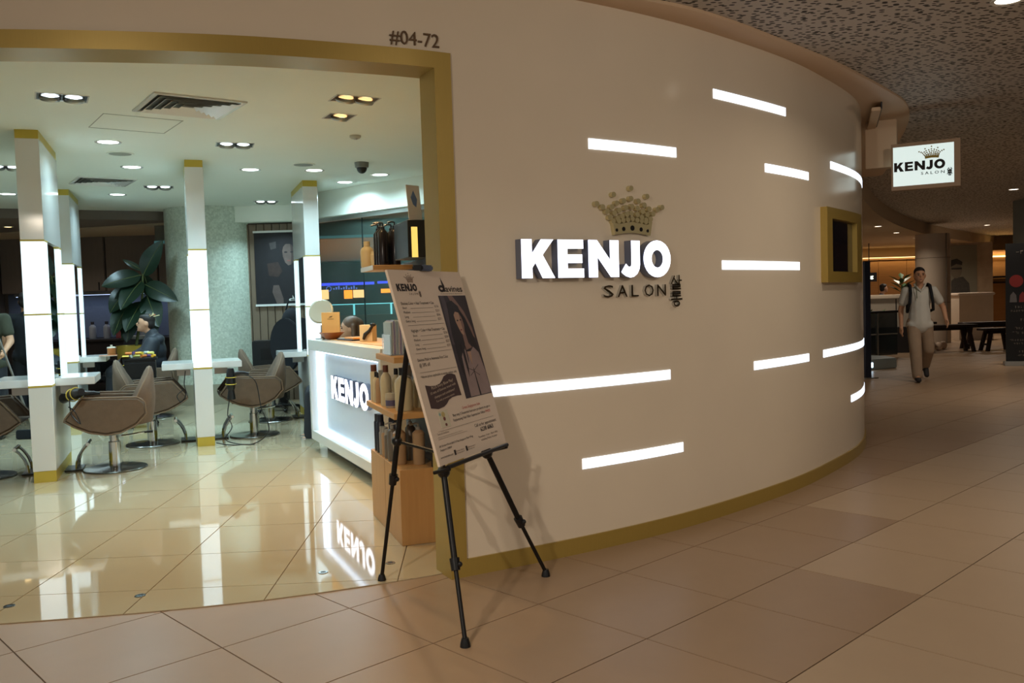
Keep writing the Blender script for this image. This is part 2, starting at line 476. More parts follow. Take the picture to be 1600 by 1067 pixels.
# slatted brown wall behind the hanging banner
ws = struct('wall_slatted', MB().box(-3.95, -2.98, 12.98, 13.06, 0, 2.62), mat('slat_backing', (70, 60, 50), 0.7))
slat = MB().box(0, 0.105, -0.03, 0.0, 0, 2.60).mesh('plank', 0.004, 1); slat.materials.append(wood('slat_veneer', (128, 110, 92), (112, 95, 78), 0.5, (8, 8, .6), 4))
for k in range(8):
    t = bpy.data.objects.new('plank', slat); COL.objects.link(t); t.parent = ws; t.location = (-3.93 + k * 0.114, 12.975, 0)
struct('trim_2', MB().box(-3.95, -2.98, 12.75, 13.06, 2.62, ZC), CEILW, smooth=0)
# glass partition behind the reception, white bulkhead above
GA = Vector((-2.66, 11.78)); GB = Vector((0.60, 9.11)); gd = (GB - GA).normalized(); gl = (GB - GA).length
Mg = Matrix.Translation((GA.x, GA.y, 0)) @ Matrix.Rotation(math.atan2(gd.y, gd.x), 4, 'Z')
gw = struct('window_1', MB().box(0, gl, -0.03, 0.03, 0.0, 0.06, Mg).box(0, gl, -0.03, 0.03, 2.47, 2.52, Mg), STEEL, smooth=0)
n = 4
for k in range(n):
    a, b = gl * k / n + 0.004, gl * (k + 1) / n - 0.004
    obj('pane', MB().box(a, b, -0.006, 0.006, 0.06, 2.47, Mg), GLASS, gw, smooth=0)
obj('mullion', MB().box(-0.03, 0.02, -0.03, 0.03, 0, 2.52, Mg), STEEL, gw, smooth=0)
obj('joint', MB().box(gl / n - .004, gl / n + .004, -0.007, 0.007, 0.06, 2.47, Mg).box(gl / 2 - .004, gl / 2 + .004, -0.007, 0.007, 0.06, 2.47, Mg), BLACKP, gw, smooth=0)
struct('wall_bulkhead', MB().box(-0.1, gl, -0.12, 0.08, 2.52, ZC, Mg), CEILW, smooth=0)
struct('wall_return', MB().prism([(-2.74, 11.74), (-2.66, 11.78), (-2.95, 13.06), (-3.05, 13.06)], 0, ZC), mat('grey_green_paint', (150, 156, 142), 0.7), smooth=0)
# mosaic pillar
pl = struct('pillar', MB().lathe([(0.64, 0.30), (0.64, ZC)], 56, (-4.45, 13.15, 0)), MOSAIC)
obj('plinth', MB().lathe([(0.655, 0.0), (0.655, 0.30)], 56, (-4.45, 13.15, 0)), STONE, pl)
# ---- soffit lip over the curved wall, perforated mall ceiling
LIP = [(-4.2, 3.45), (-2.0, 3.55), (-.6, 3.98), (0.2, 4.42), (.63, 4.71), (1.03, 4.96), (1.38, 5.26), (1.82, 5.70), (2.3, 6.20), (2.73, 6.70), (3.12, 7.18), (3.42, 7.58), (3.72, 8.15), (3.98, 8.8), (4.3, 9.7), (4.69, 10.7), (5.2, 12.2), (5.8, 14.0)]
lp = catmull(LIP, 6)
n = len(lp); vs = []; fs = []
prof = [(-0.9, 0.0), (-0.10, 0.0), (-0.03, 0.006), (0.0, 0.022), (0.0, 0.06)]
for i in range(n):
    t = (lp[min(i + 1, n - 1)] - lp[max(i - 1, 0)]).normalized(); nn = Vector((t.y, -t.x))
    for o, z in prof:
        w = lp[i] + nn * o; vs.append((w.x, w.y, WT + z))
K = len(prof)
for i in range(n - 1):
    for k in range(K - 1): fs.append((i * K + k, i * K + k + 1, (i + 1) * K + k + 1, (i + 1) * K + k))
struct('ceiling_soffit', MB().add(vs, fs), SOFFIT, smooth=50)
ZM = 2.975
mc = struct('ceiling_mall', MB().box(-9, 24, -6, 36, ZM, ZM + .1), PERF, smooth=0)
seam = MB()
for k in range(9):
    a = Vector((-4 + k * 2.4, -4)); d = Vector((0.7, 0.72)); p = Vector((d.y, -d.x)) * 0.012
    seam.prism([tuple(a - p), tuple(a + p), tuple(a + d * 40 + p), tuple(a + d * 40 - p)], ZM - .004, ZM)
obj('seam', seam, mat('seam_shadow_gap', (120, 108, 94), 0.7), mc, smooth=0)
# lower curved ceiling further down the mall
le = [(3.6, 10.0), (4.4, 11.5), (5.08, 12.7), (6.97, 16.4), (9.57, 20.7), (12.8, 25.0), (18.7, 31.9), (22, 35.5)]
lc = catmull([(3.2, 9.2)] + le + [(24, 37)], 6)
poly = [tuple(p) for p in lc] + [(-9, 35.9), (-9, 14.5), (-2.0, 12.6), (-1.0, 11.2), (3.2, 10.0)]
struct('ceiling_lower', MB().prism(poly, 2.70, ZM + .02), MALLC, smooth=0)
# walls that close the far end of the mall
wf = struct('wall_far', MB().box(6.0, 24, 28.4, 28.6, 0, 3.2), mat('far_wall', (150, 122, 86), 0.7), smooth=0)
struct('wall_far_left', MB().box(-9, 6.0, 27.4, 27.6, 0, 3.2), mat('far_wall_dark', (70, 66, 60), 0.8), smooth=0)
struct('wall_right', MB().box(22.5, 22.7, -6, 28.4, 0, 3.2), mat('far_wall', (150, 122, 86), 0.7), smooth=0)
# ================================================================== lettering shapes (unit cap height)
def ell(cx, cz, rx, rz, n=28): return [(cx + rx * math.cos(2 * math.pi * k / n), cz + rz * math.sin(2 * math.pi * k / n)) for k in range(n)]
KP = [(0, 0), (.31, 0), (.31, .27), (.41, .40), (.62, 0), (1.0, 0), (.63, .60), (.97, 1), (.59, 1), (.31, .63), (.31, 1), (0, 1)]
EP = [(0, 0), (.83, 0), (.83, .235), (.30, .235), (.30, .385), (.78, .385), (.78, .61), (.30, .61), (.30, .765), (.82, .765), (.82, 1), (0, 1)]
NP = [(0, 0), (.30, 0), (.30, .55), (.76, 0), (1.04, 0), (1.04, 1), (.74, 1), (.74, .46), (.29, 1), (0, 1)]
JP = [(.38, 1), (.38, .37), (.36, .30), (.31, .27), (.24, .29), (.17, .36), (0, .14), (.05, .09), (.17, .02), (.32, -.02), (.45, 0), (.58, .08), (.66, .2), (.69, .34), (.69, 1)]
OO, OI = ell(.54, .5, .54, .52), ell(.54, .5, .235, .25)
LET = [('K', 0.0, KP), ('E', 1.085, EP), ('N', 2.06, NP), ('J', 3.17, JP), ('O', 3.985, None)]
def put_letter(mb, P, h, y0, y1, M=None, x0=0.0, z0=0.0):
    if P is None: mb.ring([(x0 + x * h, z0 + z * h) for x, z in OO], [(x0 + x * h, z0 + z * h) for x, z in OI], y0, y1, M)
    else: mb.prismxz([(x0 + x * h, z0 + z * h) for x, z in P], y0, y1, M)
    return mb
CROWN = [(1.084, 1.964), (0.957, 1.924), (1.205, 1.924), (0.839, 1.87), (0.879, 1.854), (0.942, 1.856), (0.978, 1.878), (1.029, 1.893), (1.082, 1.907), (1.137, 1.895), (1.182, 1.875), (1.219, 1.855),
         (1.284, 1.853), (1.323, 1.868), (1.089, 1.864), (1.043, 1.856), (0.994, 1.84), (0.96, 1.824), (0.909, 1.832), (0.929, 1.8), (1.129, 1.856), (1.168, 1.839), (1.203, 1.823), (1.249, 1.828),
         (1.229, 1.799), (1.05, 1.82), (1.081, 1.826), (1.015, 1.808), (0.982, 1.795), (1.128, 1.821), (1.16, 1.807), (1.192, 1.793)]
CTOP = [(0.952, 1.779), (0.99, 1.781), (1.022, 1.786), (1.056, 1.790), (1.090, 1.796), (1.125, 1.790), (1.158, 1.786), (1.190, 1.782), (1.224, 1.779)]
CBASE = [(0.958, 1.706), (1.024, 1.716), (1.09, 1.720), (1.156, 1.716), (1.222, 1.706), (1.236, 1.775), (1.19, 1.765), (1.157, 1.772), (1.124, 1.774), (1.09, 1.780), (1.056, 1.774), (1.023, 1.772), (0.99, 1.765), (0.944, 1.775)]
def flat_logo(parent, x, z, h, mk, mc, y=-0.0006, salon=True, M=None, ms=None):
    """printed logo: crown, KENJO, SALON; x,z is the lower left of the K"""
    M = M or Matrix.Identity(4)
    mb = MB()
    for _, lx, P in LET: put_letter(mb, P, h, y, y - 0.0008, M, x + lx * h, z)
    obj('lettering', mb, mk, parent, smooth=0)
    cb = MB(); f = h / 0.2
    cv = lambda p: (x + (p[0] - .335) * f, z + (p[1] - 1.475) * f)
    for p in CROWN + CTOP: cb.prismxz(ell(*cv(p), .0160 * f, .0150 * f, 8), y, y - 0.0008, M)
    cb.prismxz([cv(p) for p in CBASE], y, y - 0.0008, M)
    obj('crown_emblem', cb, mc, parent, smooth=0)
    if salon:
        me = text_mesh('S A L O N', .30 * h, 2.3 * h, 0.012)
        obj('lettering', mesh_at(me, M @ Matrix.Translation((x + 2.7 * h, y - .0004, z - .52 * h))), ms or mk, parent, smooth=0)
        kb = MB(); korean(kb, x + 5.25 * h, z - .86 * h, .48 * h, .86 * h, y, y - .0008, .035 * h, M)
        obj('lettering', kb, ms or mk, parent, smooth=0)
def korean(mb, x, z, w, h, y0, y1, t, M=None):
    def bar(ax, az, bx, bz):
        ax, az, bx, bz = x + ax * w, z + az * h, x + bx * w, z + bz * h
        d = Vector((bx - ax, bz - az)).normalized(); n_ = Vector((-d.y, d.x)) * t; d = d * t
        mb.prismxz([(ax - d.x - n_.x, az - d.y - n_.y), (bx + d.x - n_.x, bz + d.y - n_.y), (bx + d.x + n_.x, bz + d.y + n_.y), (ax - d.x + n_.x, az - d.y + n_.y)], y0, y1, M)
    for s in [(.32, .98, .05, .76), (.32, .90, .58, .76), (.78, 1.0, .78, .74), (.78, .85, .98, .85),
              (.15, .71, .85, .71), (.85, .71, .85, .645), (.15, .645, .85, .645), (.15, .645, .15, .58), (.15, .58, .88, .58),
              (.15, .48, .85, .48), (.85, .48, .85, .415), (.15, .415, .85, .415), (.15, .415, .15, .35), (.15, .35, .88, .35),
              (.5, .33, .5, .255), (0, .245, 1, .245)]: bar(*s)
    mb.ring(ell(x + .52 * w, z + .10 * h, .30 * w, .10 * h, 18), ell(x + .52 * w, z + .10 * h, .30 * w - 2 * t, .10 * h - 2 * t, 18), y0, y1, M)
# ================================================================== things on the curved wall
def strip(s0, s1, z, label, hh=0.055):
    q = MB(); curved(q, s0, s1, 0.0005, 0.004, z - hh / 2, z + hh / 2, max(4, int((s1 - s0) * 14)))
    tag(obj('light_strip', q, STRIPM, smooth=30), label, 'wall light', 'lit strips set into the curved wall')
for a in [(1.843, 2.72, 2.577, 'lit white strip highest on the curved cream wall'),
          (0.811, 1.476, 2.191, 'lit white strip above and beside the disc crown on cream wall'),
          (2.425, 3.09, 2.18, 'short lit white strip above the middle strip of curved wall'),
          (3.578, 5.1, 2.31, 'lit white strip above the gold framed display, running round the bend'),
          (1.902, 2.905, 1.545, 'lit white strip at eye level beside the glowing KENJO letters'),
          (2.246, 3.05, 0.90, 'lit white strip below the gold framed display, nearer the letters'),
          (3.355, 5.1, 0.905, 'lit white strip below the gold display, running round the bend'),
          (4.07, 5.2, 0.495, 'lit white strip lowest on the far bend of cream wall'),
          (0.10, 1.384, 0.912, 'longest lit white strip, running out from behind the easel board'),
          (0.714, 1.482, 0.478, 'lit white strip lowest on the wall right of the easel')]: strip(*a)
# illuminated KENJO letters
sg = thing('shop_sign', 'glowing white KENJO box letters on the curved cream wall', 'sign', M=wall_mat(0.84, 1.475))
inv = sg.matrix_world.inverted()
H0 = 0.2
for ch, lx, P in LET:
    w = {'K': 1.0, 'E': .83, 'N': 1.04, 'J': .69, 'O': 1.08}[ch] * H0
    Mx = inv @ wall_mat(.335 + lx * H0 + w / 2, 1.475)
    lt = obj('letter', put_letter(MB(), P, H0, -0.055, 0.004, Mx, -w / 2), LETSIDE, sg, smooth=25)
    obj('letter_face', put_letter(MB(), P, H0 * 0.985, -0.058, -0.0555, Mx, -w / 2 + .0015, .0015), LETTER, lt, smooth=0)
BRASS = mat('polished_brass', (214, 202, 156), 0.15, 0.45, 0.05, 10)
cw = thing('crown_emblem', 'brass crown of polished discs above the KENJO letters', 'emblem', M=wall_mat(1.085, 1.70))
inv = cw.matrix_world.inverted()
for i, (s, z) in enumerate(CROWN + CTOP):
    r = 0.0160 if i < 32 else 0.0150
    obj('disc', MB().prismxz(ell(0, 0, r, r * .92, 18), -0.026, -0.0005, inv @ wall_mat(s, z)), BRASS, cw, smooth=35)
q = MB(); M0 = inv @ wall_mat(1.085, 0)
q.prismxz([(s - 1.085, z) for s, z in CBASE], -0.026, 0.004, M0)
bp = obj('crown_base', q, BRASS, cw, smooth=25)
for dx, dz, r in ((-.065, 1.739, .012), (0, 1.745, .015), (.065, 1.739, .012), (-.115, 1.732, .009), (.115, 1.732, .009)):
    obj('jewel', MB().prismxz(ell(dx, dz, r, r, 14), -0.0275, -0.0255, M0), BLACKP, bp, smooth=0)
sl = thing('salon_lettering', 'slim chrome SALON letters under the glowing sign', 'sign', M=wall_mat(0.87, 1.368))
inv = sl.matrix_world.inverted()
for k, ch in enumerate('SALON'):
    s = .872 + k * .1
    me = text_mesh(ch, .066, .072 if ch != 'L' else .055, 0.0, 0.02)
    obj('letter', mesh_at(me, inv @ wall_mat(s + .036, 1.368) @ Matrix.Translation((-.036, 0, 0))), CHROME, sl, smooth=30)
q = MB(); korean(q, -.045, 0, .09, .178, -0.018, 0.003, .0042)
kr = obj('korean_lettering', q, CHROME, smooth=30); kr.matrix_world = wall_mat(1.435, 1.303); tag(kr, 'small stacked Korean characters at the end of SALON lettering', 'sign')
me = text_mesh('#04-72', .064, .25, 0.0, 0.006, 3)
kr = obj('unit_number', mesh_at(me, Matrix.Translation((-.125, 0, 0))), mat('bronze_numerals', (92, 70, 48), 0.4, 0.5), smooth=30); kr.matrix_world = wall_mat(-.18, 2.592)
tag(kr, 'bronze unit number #04-72 above the gold door frame corner', 'sign')
# gold framed display case
dp = thing('display_case', 'gold framed display screen set on the bend of cream wall', 'display', M=wall_mat(3.80, 1.43))
q = MB(); inv = dp.matrix_world.inverted()
def onw(s, z, off): return tuple(inv @ (wall_mat(s, z, off) @ Vector((0, 0, 0))))
def wbox(mb, s0, s1, o0, o1, z0, z1, n=6):
    k = MB(); curved(k, s0, s1, o0, o1, z0, z1, n); return mb.add(k.v, k.f, inv)
wbox(q, 3.33, 3.45, 0.0, .05, 1.43, 1.98); wbox(q, 4.12, 4.30, 0.0, .05, 1.43, 1.98); wbox(q, 3.45, 4.12, 0, .05, 1.43, 1.51); wbox(q, 3.45, 4.12, 0, .05, 1.90, 1.98)
obj('frame', q, GOLD, dp, smooth=30)
obj('screen', wbox(MB(), 3.45, 4.12, 0.0, .012, 1.51, 1.90), mat('dark_screen', (22, 22, 32), 0.06, 0, 0.2, 6, spec=.7), dp, smooth=30)
# hanging blade sign with its bracket box and the soffit flap
pA, pB = Vector((3.48, 8.0)), Vector((3.97, 7.73)); d = (pB - pA).normalized(); L = (pB - pA).length
bs = thing('blade_sign', 'lit white hanging sign with black KENJO SALON and gold crown', 'sign', (pA.x, pA.y, 2.255), math.atan2(d.y, d.x))
FR = mat('beige_frame', (170, 142, 114), 0.5)
obj('frame', MB().box(0, L, 0.0, .10, 0, .035).box(0, L, 0, .10, .385, .415).box(0, .016, 0, .10, .035, .385).box(L - .05, L, 0, .10, .035, .385), FR, bs, smooth=0)
lb = obj('lightbox', MB().box(.016, L - .05, .006, .09, .035, .385), mat('sign_face', (236, 240, 236), 0.3, emit=(206, 228, 226), estr=0.85), bs, smooth=0)
flat_logo(lb, .024, .165, .082, INK, mat('sign_gold', (164, 140, 40), .5), y=.0055, ms=INK)
obj('bracket_arm', MB().box(.02, .05, .10, .34, .30, .36), FR, bs, smooth=0)
tag(obj('bracket_box', MB().box(0, .27, 0, .12, 0, .437), SOFFIT, loc=(3.37, 8.30, 2.50), rot=(0, 0, -.5), bevel=.004), 'beige box under the soffit between wall and blade sign', 'box')
fp = thing('soffit_hatch', 'slim tilted flap hanging open from the beige soffit', 'hatch', (3.32, 8.0, WT - .07), math.radians(70))
obj('flap', MB().box(-.60, .60, -.036, .036, 0, .03), SOFFIT, fp, bevel=.004)
obj('shadow_gap', MB().box(-.61, .61, -.046, -.037, .012, .068), BLACKP, fp, smooth=0)
# ================================================================== ceiling fixtures
def downlight(x, y, z, label, col, power, r=.085, emit=(240, 250, 245), es=6.0, group='round recessed downlights in the salon ceiling', sz=.16, aim=None):
    t = thing('downlight', label, 'ceiling light', (x, y, z), 0, group)
    obj('trim_ring', MB().lathe([(r, -.002), (r + .022, -.006), (r + .025, 0), (r + .025, .004), (r, .004)], 24, cap=False), WHITE, t)
    obj('diffuser', MB().lathe([(r, -.001), (r, .003)], 24), mat('lamp_%d_%d_%d_%d' % (*emit, int(es * 10)), (240, 240, 240), .4, emit=emit, estr=es), t)
    if power:
        la = area_lamp('lamp', (0, 0, -.012 if aim is None else -.06), power, col, sz, t)
        if aim is not None:      # adjustable spot turned toward the shopfront
            la.rotation_euler = (Vector(aim) - Vector((x, y, z))).to_track_quat('-Z', 'Y').to_euler(); la.data.spread = math.radians(110)
    return t
for x, y, lb_ in [(-3.457, 7.70, 'round white downlight over the first brown chair'), (-3.834, 9.05, 'round white downlight near the round ceiling speaker at the back'),
                  (-2.74, 9.45, 'round white downlight between the middle and far mirror stations'), (-2.096, 9.63, 'round white downlight beside the far round ceiling speaker'),
                  (-1.95, 10.62, 'round white downlight above the round vanity mirror'), (-1.45, 10.1, 'round white downlight beside the ceiling camera near glass'),
                  (-4.9, 11.1, 'round white downlight in front of the big plant'), (-6.078, 10.75, 'round white downlight seen past the first mirror station'),
                  (-5.2, 8.2, 'round white downlight over the chair at the left edge'), (-5.0, 6.2, 'round white downlight left of the opening')]:
    downlight(x, y, ZC, lb_, COOL, P_SALON * (.5 if x == -1.45 else 1))
def gimbal(x, y, rz, label, n, warm):
    t = thing('gimbal_light', label, 'ceiling light', (x, y, ZC), rz, 'square recessed gimbal spots in the salon ceiling')
    w = .155 if n == 2 else .10
    obj('frame', MB().box(-w - .01, w + .01, -.11, -.10, -.004, .01).box(-w - .01, w + .01, .10, .11, -.004, .01).box(-w - .01, -w, -.10, .10, -.004, .01).box(w, w + .01, -.10, .10, -.004, .01), WHITE, t, smooth=0)
    obj('well', MB().box(-w, w, -.10, .10, -.002, .004), BLACKP if not warm else mat('warm_well', (92, 64, 20), .4, .6), t, smooth=0)
    for k in range(n):
        cx = (-.072 + .144 * k) if n == 2 else 0
        R = Matrix.Translation((cx, 0, -.012)) @ Matrix.Rotation(.45, 4, 'X')
        h = obj('spot_head', MB().lathe([(.064, -.012), (.070, 0), (.06, .02)], 20, M=R, cap=False), STEEL, t)
        obj('bulb', MB().lathe([(.06, -.004), (.06, .004)], 20, M=R), mat('warm_bulb', (255, 230, 180), .4, emit=(255, 222, 160), estr=7.0) if warm else mat('cool_bulb', (240, 250, 255), .4, emit=(235, 250, 255), estr=7.0), h)
    area_lamp('lamp', (0, 0, -.06), (P_SPOT * (.32 if y < 5.2 else 1) if warm else P_SALON * 1.2), WARM if warm else COOL, .14, t, spread=math.radians(120))
gimbal(-3.03, 6.08, .5, 'twin cool spot in square recess near the opening', 2, False)
gimbal(-2.45, 8.0, .35, 'twin cool spot in square recess behind the air vent', 2, False)
gimbal(-4.156, 10.54, .35, 'cool square spot in front of the mosaic pillar', 2, False)
gimbal(-3.37, 12.3, .35, 'cool square spot in front of the hanging banner', 2, False)
gimbal(-4.99, 8.82, .35, 'cool square spot at the left behind first station', 2, False)
gimbal(-1.08, 6.395, .5, 'twin warm spot in square recess nearest the door corner', 2, True)
gimbal(-1.05, 4.95, .5, 'warm twin spot just inside the door header by the jamb', 2, True)
gimbal(-2.15, 4.75, .2, 'warm twin spot just inside the door header at left', 2, True)
gimbal(-1.30, 6.955, .5, 'single warm spot in square recess behind the twin warm one', 1, True)
def vent(x, y, rz, w, label):
    t = thing('air_vent', label, 'air vent', (x, y, ZC), rz, 'square air diffusers in the salon ceiling')
    obj('frame', MB().ring([(-w, -w), (w, -w), (w, w), (-w, w)], [(-w * .9, -w * .9), (w * .9, -w * .9), (w * .9, w * .9), (-w * .9, w * .9)], 0, -.012, Matrix.Rotation(math.pi / 2, 4, 'X')), WHITE, t, smooth=0)
    obj('backing', MB().box(-w * .9, w * .9, -w * .9, w * .9, -.002, .0), mat('vent_dark', (84, 84, 78), .8), t, smooth=0)
    for k in range(5):
        a = w * (.86 - .16 * k); b = a - w * .09
        vs = [(-a, -a, -.022), (a, -a, -.022), (a, a, -.022), (-a, a, -.022), (-b, -b, -.004), (b, -b, -.004), (b, b, -.004), (-b, b, -.004)]
        obj('louver', MB().add(vs, [(i, (i + 1) % 4, 4 + (i + 1) % 4, 4 + i) for i in range(4)]), WHITE, t, smooth=0)
vent(-2.29, 6.44, .62, .32, 'large square air vent near the opening'); vent(-4.55, 9.95, .62, .30, 'square air vent in front of the dark wash area'); vent(-2.47, 12.0, .62, .30, 'square air vent by the glass partition')
for x, y, lb_ in ((-3.606, 8.27, 'round grey ceiling speaker behind the access hatch'), (-2.118, 9.219, 'round grey ceiling speaker beside the camera')):
    t = thing('ceiling_speaker', lb_, 'speaker', (x, y, ZC), 0, 'round speakers in the salon ceiling')
    obj('rim', MB().lathe([(.10, -.006), (.118, -.008), (.122, 0)], 28, cap=False), CEILW, t); obj('grille', MB().lathe([(.10, -.005), (.10, -.001)], 28), mat('speaker_grille', (150, 152, 142), .7, bump=.4, bscale=300), t)
t = thing('security_camera', 'small dark dome camera under the salon ceiling', 'camera', (-1.509, 9.21, ZC)); obj('housing', MB().lathe([(.075, 0), (.07, -.05), (.06, -.055)], 20), mat('camera_grey', (120, 122, 118), .5), t); obj('dome', MB().ball((0, 0, -.055), (.055, .055, .06), 16, 10), BLACKP, t)
t = thing('smoke_detector', 'small white smoke detector on the salon ceiling', 'detector', (-1.317, 7.753, ZC)); obj('housing', MB().lathe([(.05, 0), (.05, -.014), (.035, -.026)], 20), mat('detector_grey', (172, 172, 160), .6), t); obj('sensor', MB().lathe([(.02, -.026), (.016, -.034)], 12), STEEL, t)
hatch = MB(); c = 0.29
R = Matrix.Translation((-2.92, 7.0, ZC)) @ Matrix.Rotation(.62, 4, 'Z') @ Matrix.Rotation(math.pi / 2, 4, 'X')
hatch.ring([(-c, -c), (c, -c), (c, c), (-c, c)], [(-c + .006, -c + .006), (c - .006, -c + .006), (c - .006, c - .006), (-c + .006, c - .006)], 0, -.003, R)
tag(obj('access_hatch', hatch, mat('hatch_gap', (170, 172, 160), .8), smooth=0), 'thin outline of an access hatch in the salon ceiling', 'hatch')
# mall downlights
MD = 'round recessed downlights in the mall ceiling'
for x, y, z, lb_, p in [(2.86, 5.03, ZM, 'mall downlight above the curved soffit at the top edge', .4), (8.49, 14.8, ZM, 'mall downlight beyond the hanging sign', .6), (12.6, 23.2, ZM, 'far mall downlight near the grey column', .8),
                        (4.4, 1.6, ZM, 'mall downlight over the corridor floor', .3),
                        (6.4, 10.6, ZM, 'added unseen downlight brightening the walking man', .9),  # out of view, added so the man is lit from nearby
                        (9.2, 20.9, 2.7, 'small downlight in the lower ceiling before the round column', .5), (7.8, 18.6, 2.7, 'small downlight in lower ceiling above the planter', .5), (10.8, 23.3, 2.7, 'small downlight in lower ceiling behind the round column', .5),
                        (11.6, 24.6, 2.7, 'small downlight in lower ceiling near the wood wall', .5), (9.9, 25.4, 2.7, 'small downlight in lower ceiling over the seated person', .5), (14.2, 27.3, 2.7, 'small downlight in lower ceiling over the far counter', .5),
                        (-4.4, 19.5, 2.7, 'small downlight seen through the glass partition at left', 2.5), (-2.2, 16.5, 2.7, 'small downlight seen through the glass near the shelf', 2.5), (-3.0, 23.0, 2.7, 'small downlight far beyond the glass partition', 2.5)]:
    downlight(x, y, z, lb_, MALLW, P_MALL * p, .07, (255, 236, 210), 6.0, MD, .14)
downlight(-1.9, -0.6, ZM, 'mall spot behind the viewer turned toward the entrance', MALLW, P_MALL * .7, .07, (255, 236, 210), 6.0, MD, .14, aim=(-.2, 3.4, 0))
downlight(2.6, 0.4, ZM, 'added unseen spot behind the viewer brightening the curved wall', MALLW, P_MALL * .62, .07, (255, 236, 210), 6.0, MD, .14, aim=(2.4, 6.5, 1.3))  # unseen spot added to raise the brightness of the curved wall
downlight(-1.3, 1.0, ZM, 'added unseen downlight brightening the floor before the entrance', MALLW, P_MALL * 1.3, .07, (255, 236, 210), 6.0, MD, .14)  # unseen, put in to lift the floor left of the easel
# ================================================================== mirror stations
SR = math.radians(20.8)
SIDEW = {}
def station(loc, label, first=None):
    if first is not None: return dup(first, loc, SR, label)
    t = thing('mirror_station', label, 'mirror station', loc, SR, 'double sided mirror stations with lit panels')
    W, D = .172, 1.1
    obj('foot', MB().box(.004, W - .004, .004, D - .004, 0, .092), GOLDF, t, smooth=0)
    obj('lower_body', MB().box(0, W, 0, D, .092, .775), WHITE, t, bevel=.002, seg=1)
    obj('upper_body', MB().box(0, W, 0, D, 1.968, 2.775), WHITE, t, bevel=.002, seg=1)
    obj('cap', MB().box(.002, W - .002, .002, D - .002, 2.775, 2.85), GOLDF, t, smooth=0)
    for z0, z1 in ((.775, .79), (1.36, 1.372), (1.955, 1.968)):
        obj('gold_band', MB().box(-.002, W + .002, -.002, .19, z0, z1), GOLDF, t, smooth=0); obj('gold_band', MB().box(-.002, W + .002, .93, D + .002, z0, z1), GOLDF, t, smooth=0)
    for z0, z1 in ((.79, 1.36), (1.372, 1.955)):
        obj('light_panel', MB().box(.001, W - .001, .001, .188, z0, z1), GLOW, t, smooth=0)
        obj('light_panel', MB().box(.001, W - .001, .932, D - .001, z0, z1), GLOW, t, smooth=0)
    for x0, x1 in ((.02, .03), (W - .03, W - .02)):
        obj('mirror', MB().box(x0, x1, .188, .932, .79, 1.968), MIRROR, t, smooth=0)
    obj('backing', MB().box(.03, W - .03, .188, .932, .775, 1.968), BLACKP, t, smooth=0)
    for a, b in ((-.30, 0.0), (W, W + .30)):
        sh = obj('shelf', MB().box(a, b, .20, .80, .765, .83), WHITE, t, bevel=.004)
    for sx in (-1, 1):
        x = 0 if sx < 0 else W
        br = obj('dryer_bracket', MB().box(x + sx * .03, x + sx * .16, .26, .30, .70, .764), STEEL, t, smooth=0)
        # curved footrest of two rails on a floor plate
        fr = obj('footrest', MB().box(min(x + sx * .005, x + sx * .15), max(x + sx * .005, x + sx * .15), .42, .70, .004, .014), mat('dark_steel', (70, 70, 68), .35, .8), t, bevel=.003, seg=1)
        for yy in (.46, .66):
            pts = [(x + sx * (.10 + .02 * 0), yy, .014), (x + sx * .105, yy, .07), (x + sx * .125, yy, .13), (x + sx * .155, yy, .18), (x + sx * .195, yy, .225)]
            obj('rail', MB().tube(pts, .013, 8), CHROME, fr)
        obj('tread', MB().tube([(x + sx * .195, .44, .225), (x + sx * .195, .68, .225)], .016, 8), CHROME, fr)
    return t
s1 = station((-3.91, 7.05, 0.005), 'white mirror station nearest the opening, at the far left')
station((-5.38, 10.45, 0.005), 'white mirror station behind the nearest one, beside the customer', s1)
station((-3.17, 8.70, 0.005), 'white mirror station standing in front of the mosaic pillar', s1)
station((-2.40, 10.35, 0.005), 'white mirror station beside the reception counter and banner', s1)
